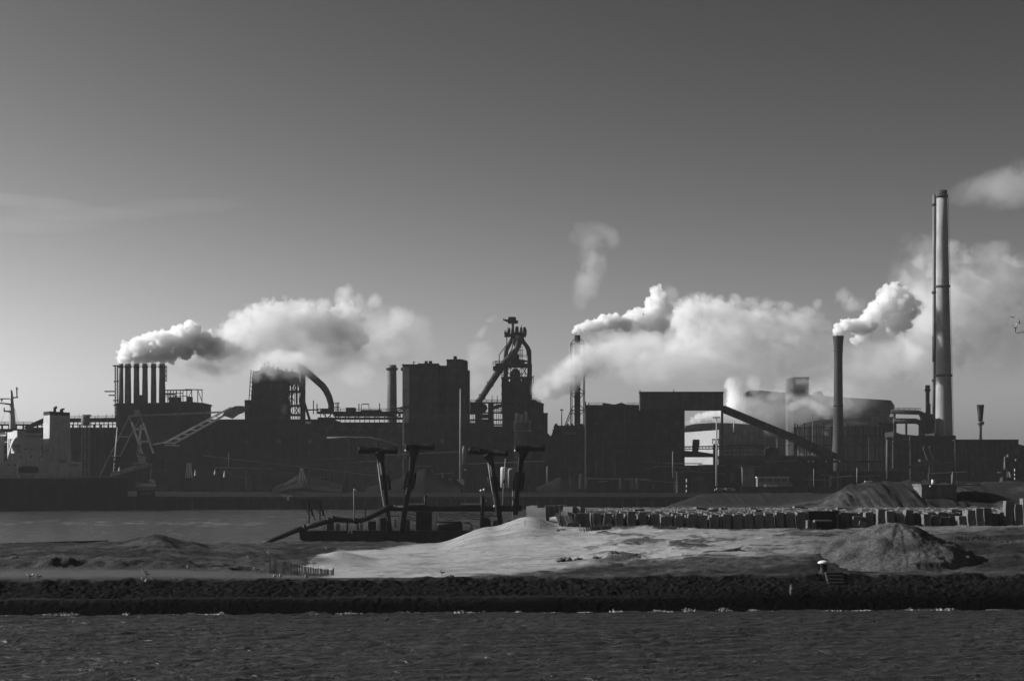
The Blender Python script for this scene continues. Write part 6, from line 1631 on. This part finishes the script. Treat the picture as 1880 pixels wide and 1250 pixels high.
for a in ((432,582,22,15),(462,568,24,15),(492,556,24,14),(522,549,24,14),(548,552,20,14),(572,556,20,14),(596,560,22,18),(625,560,18,22),(636,538,16,20),(655,548,16,22),(668,580,20,24),(660,640,26,22),(610,645,34,18),(540,650,36,18),(470,650,32,18),(430,672,26,14),(690,560,24,26)): puff(t,*a,Y-6,.055,.11,.38)
Y = 1140
t = plume('thin veil of steam wrapping the top of the squat furnace', 515, 690, Y)
for a in ((500,678,44,26,.06,.08,.25,0),(545,674,44,30,.06,.08,.2,0),(520,662,70,26,.06,.07,.15,0),(470,690,30,24,.03,.08,.3,0),(560,690,24,30,.03,.08,.3,0),(470,672,26,20,.03,.08,.35,0),(540,700,30,16,.02,.09,.45,0),(522,758,14,20,.03,.1,.4,0),(575,680,30,24,.02,.07,.35,0)): puff(t,*a[:4],Y,*a[4:])
Y = 1200
t = plume('pale wispy cloud drifting between the squat furnace and the twin towers', 725, 600, Y)
for a in ((736,588,34,40,.055,.05,.3,.25),(700,600,50,44,.018,.04,.3,0),(690,650,60,50,.02,.04,.3,0),(650,690,50,40,.022,.05,.3,0),(720,640,50,50,.018,.04,.3,0),(675,570,40,30,.012,.05,.4,0),(770,620,40,60,.01,.04,.35,0)): puff(t,*a[:4],Y,*a[4:])
Y = 1220
t = plume('faint slanting wisp of steam left of the tall furnace', 890, 605, Y)
for a in ((886,606,38,16,.03,.06,.35,-.75),(900,588,22,12,.025,.06,.35,-.6),(880,650,50,40,.012,.04,.3,0),(868,690,30,50,.012,.05,.35,0)): puff(t,*a[:4],Y,*a[4:])
Y = 1116
t = plume('crisp white plume blowing right from the framed stack', 1060, 615, Y)
core(t, [(1054,608,5),(1060,604,8),(1070,600,9),(1084,598,11),(1098,595,12),(1113,591,15),(1130,591,16),(1148,593,14)], Y, .55, 11, vox=.38)
core(t, [(1158,586,15),(1175,584,18),(1194,576,21),(1207,556,19),(1206,540,15),(1196,590,22),(1214,592,17),(1222,572,14)], Y+2, .3, 12, vox=.45, amp=.42)
for a in ((1090,606,40,12,.06,.09,.35,-.1),(1150,606,44,16,.06,.08,.35,0),(1215,610,40,22,.06,.07,.35,0)): puff(t,*a[:4],Y,*a[4:])
Y = 1240
t = plume('long ragged bank of white steam stretching between the framed stack and the flared chimney', 1350, 600, Y)
core(t, [(1235,590,20),(1252,578,22),(1270,566,20),(1288,570,20),(1308,574,22),(1330,572,20),(1262,604,24),(1240,618,16)], Y-30, .09, 14, vox=.75, amp=.55)
for a in ((1262,580,50,34,.05,.06,.3,0),(1320,585,60,36,.05,.06,.3,0),(1385,590,64,40,.045,.05,.3,.1),(1450,598,70,36,.035,.05,.3,.1),(1500,600,44,26,.02,.05,.35,0),(1275,625,70,38,.035,.05,.3,0),(1345,630,80,44,.03,.045,.3,0),(1420,640,80,40,.025,.045,.3,0),(1180,630,70,30,.03,.05,.3,-.2),(1230,540,24,26,.02,.07,.35,0),(1360,560,40,22,.035,.08,.38,0),(1400,565,40,20,.03,.08,.4,0),
          (1140,660,70,40,.022,.045,.3,0),(1220,665,80,40,.018,.04,.3,0),(1310,670,90,36,.016,.04,.3,0),(1400,680,90,34,.014,.04,.3,0),(1120,620,60,22,.025,.06,.33,0),(1480,650,70,40,.014,.04,.3,0),(1190,655,130,66,.012,.05,.0,0),(1320,650,170,84,.014,.045,.0,0),(1460,650,120,80,.011,.045,.05,0),(1290,555,60,24,.03,.09,.35,0),(1440,570,60,24,.025,.09,.38,0),(1490,585,40,24,.02,.08,.35,0)): puff(t,*a[:4],Y,*a[4:])
for a in ((1236,560,20,18),(1262,552,20,16),(1290,548,22,16),(1318,552,22,18),(1348,550,22,18),(1380,552,24,16),(1412,556,24,16),(1446,562,24,16),(1480,572,24,18),(1300,600,34,22),(1350,610,36,24),(1400,620,36,22),(1240,640,34,20),(1180,655,34,18),(1290,655,36,18),(1460,625,34,22),(1500,560,16,16),(1120,635,28,14)): puff(t,*a,Y-20,.05,.1,.38)
Y = 1098
t = plume('soft slanting cloud of steam drifting across the middle of the framed stack', 1040, 690, Y)
for a in ((994,714,26,24,.07,.08,.1,-.2),(1016,704,36,34,.1,.07,.1,-.3),(1046,688,50,44,.1,.06,.08,-.4),(1082,664,66,50,.07,.06,.08,-.4),(1030,712,40,22,.05,.08,.15,-.2),(1130,650,60,40,.03,.05,.2,-.2),(1075,640,26,20,.035,.08,.35,-.4)): puff(t,*a[:4],Y-4,*a[4:],dz=13)
Y = 1310
t = plume('bright column of steam puffing up behind the end of the raised gallery', 1345, 735, Y)
core(t, [(1340,704,11),(1347,712,12),(1346,726,13),(1352,740,15),(1344,748,12)], Y, .2, 21, vox=.6)
for a in ((1346,720,24,40,.06,.07,.3,0),(1385,706,20,26,.06,.07,.3,0),(1382,738,46,22,.05,.06,.3,0),(1420,728,50,16,.04,.06,.3,-.15),(1440,704,26,24,.03,.06,.3,-.5),(1360,755,40,20,.05,.06,.3,0),(1395,760,40,16,.03,.07,.35,0),(1420,755,130,50,.012,.05,.0,0),(1540,735,90,50,.009,.05,.05,0)): puff(t,*a[:4],Y,*a[4:])
t = plume('low bright steam seen through the gap above the pale hall', 1300, 765, Y+60)
core(t, [(1272,772,6),(1282,766,9),(1296,765,9),(1310,763,10),(1322,760,10)], Y+60, .2, 22, vox=.5)
for a in ((1300,764,46,16,.05,.08,.3,0),(1280,776,30,8,.04,.08,.3,0)): puff(t,*a[:4],Y+60,*a[4:])
Y = 1345
t = plume('torn grey steam blowing around the hazy square tower', 1480, 730, Y)
for a in ((1478,738,50,16,.05,.07,.33,.3),(1510,752,44,16,.05,.07,.33,.5),(1500,720,34,24,.03,.06,.3,0),(1475,700,22,12,.03,.1,.4,0),(1520,700,40,40,.018,.05,.3,0),(1540,735,40,24,.03,.06,.35,0),(1455,745,40,12,.04,.08,.35,-.2),(1520,668,50,40,.015,.045,.3,0)): puff(t,*a[:4],Y,*a[4:],dz=10)
Y = 1164
t = plume('swelling white plume curling off the flared chimney top', 1540, 616, Y)
core(t, [(1533,611,6),(1540,604,11),(1551,599,13),(1566,598,15),(1581,602,14),(1594,598,14)], Y, .5, 31, vox=.38)
core(t, [(1592,588,16),(1608,572,20),(1624,553,21),(1640,534,17),(1648,556,22),(1662,550,20),(1668,574,18),(1655,590,20),(1640,598,16),(1676,558,12)], Y+3, .3, 32, vox=.5, amp=.4)
core(t, [(1570,626,9),(1580,620,12),(1592,614,11)], Y+4, .25, 33, vox=.4)
for a in ((1600,600,40,24,.05,.07,.35,0),(1680,560,26,34,.05,.07,.35,0),(1620,618,40,14,.03,.08,.38,0)): puff(t,*a[:4],Y,*a[4:])
Y = 1330
t = plume('wide thin bank of drifting smoke behind the tallest chimney', 1780, 560, Y)
for a in ((1548,545,26,22,.04,.07,.35,0),(1568,560,30,22,.04,.07,.35,0),(1705,560,60,66,.024,.06,.2,0),(1770,540,70,56,.024,.06,.2,0),(1835,530,80,60,.021,.06,.2,0),(1780,490,60,44,.016,.05,.3,0),(1870,500,70,46,.016,.05,.3,0),(1690,455,54,40,.011,.045,.3,0),(1700,630,66,56,.014,.045,.3,0),(1775,600,70,56,.018,.045,.3,0),(1762,662,18,22,.06,.08,.3,.3),(1850,590,70,50,.013,.045,.3,0),(1800,640,60,40,.012,.045,.35,0),(1640,650,70,50,.012,.045,.3,0),(1900,560,70,66,.02,.06,.2,0),(1790,565,150,110,.009,.045,.0,0),(1835,640,110,60,.008,.06,.05,0),(1700,665,90,60,.008,.06,.05,0),(1690,600,60,90,.01,.06,.1,0),(1690,560,90,120,.008,.05,.05,0),(1740,470,60,34,.014,.07,.3,0),(1820,470,70,36,.014,.07,.28,0),(1730,520,40,34,.02,.08,.3,0),(1800,600,50,34,.02,.08,.3,0)): puff(t,*a[:4],Y,*a[4:])
for a in ((1665,510,24,24),(1690,480,26,22),(1715,500,24,28),(1745,455,26,20),(1775,470,28,22),(1810,488,28,22),(1845,478,28,22),(1870,496,26,24),(1770,530,32,26),(1820,550,34,26),(1860,560,30,26),(1765,590,30,24),(1700,590,28,30),(1685,640,28,22),(1770,640,22,20),(1820,610,34,20),(1655,625,26,20)): puff(t,*a,Y-10,.035,.09,.36)
puff(t,1610,660,120,46,Y,.008,.06,.05); puff(t,1580,690,90,40,Y,.006,.06,.05)
t = plume('faint streak of smoke blown right from the top of the tallest chimney', 1800, 350, Y)
for a in ((1795,352,70,36,.005,.045,.0,-.1),(1840,345,80,50,.006,.045,.0,-.15),(1885,335,90,56,.006,.045,.0,-.1)): puff(t,*a[:4],Y,*a[4:])
t = plume('detached faint curl of steam high above the framed stack', 1085, 480, Y)
for a in ((1088,432,64,30,.007,.06,.1,.15),(1082,462,30,40,.008,.07,.1,.2),(1078,515,30,46,.008,.07,.1,.1),(1086,490,34,46,.013,.07,.12,.3),(1072,535,32,46,.009,.06,.12,.1),(1120,440,40,26,.006,.06,.35,0)): puff(t,*a[:4],Y,*a[4:])

t = plume('thin pale streak of cloud low in the sky above the ship', 120, 380, 1900, cat='cloud', name='thin_cloud')
for a in ((30,368,150,14,.0013,.02,-.5,.06),(150,392,170,16,.001,.02,-.5,.03),(320,380,160,18,.0007,.02,-.5,-.05),(60,412,150,20,.0009,.02,-.5,.0)): puff(t,*a[:4],1900,*a[4:],dz=30)
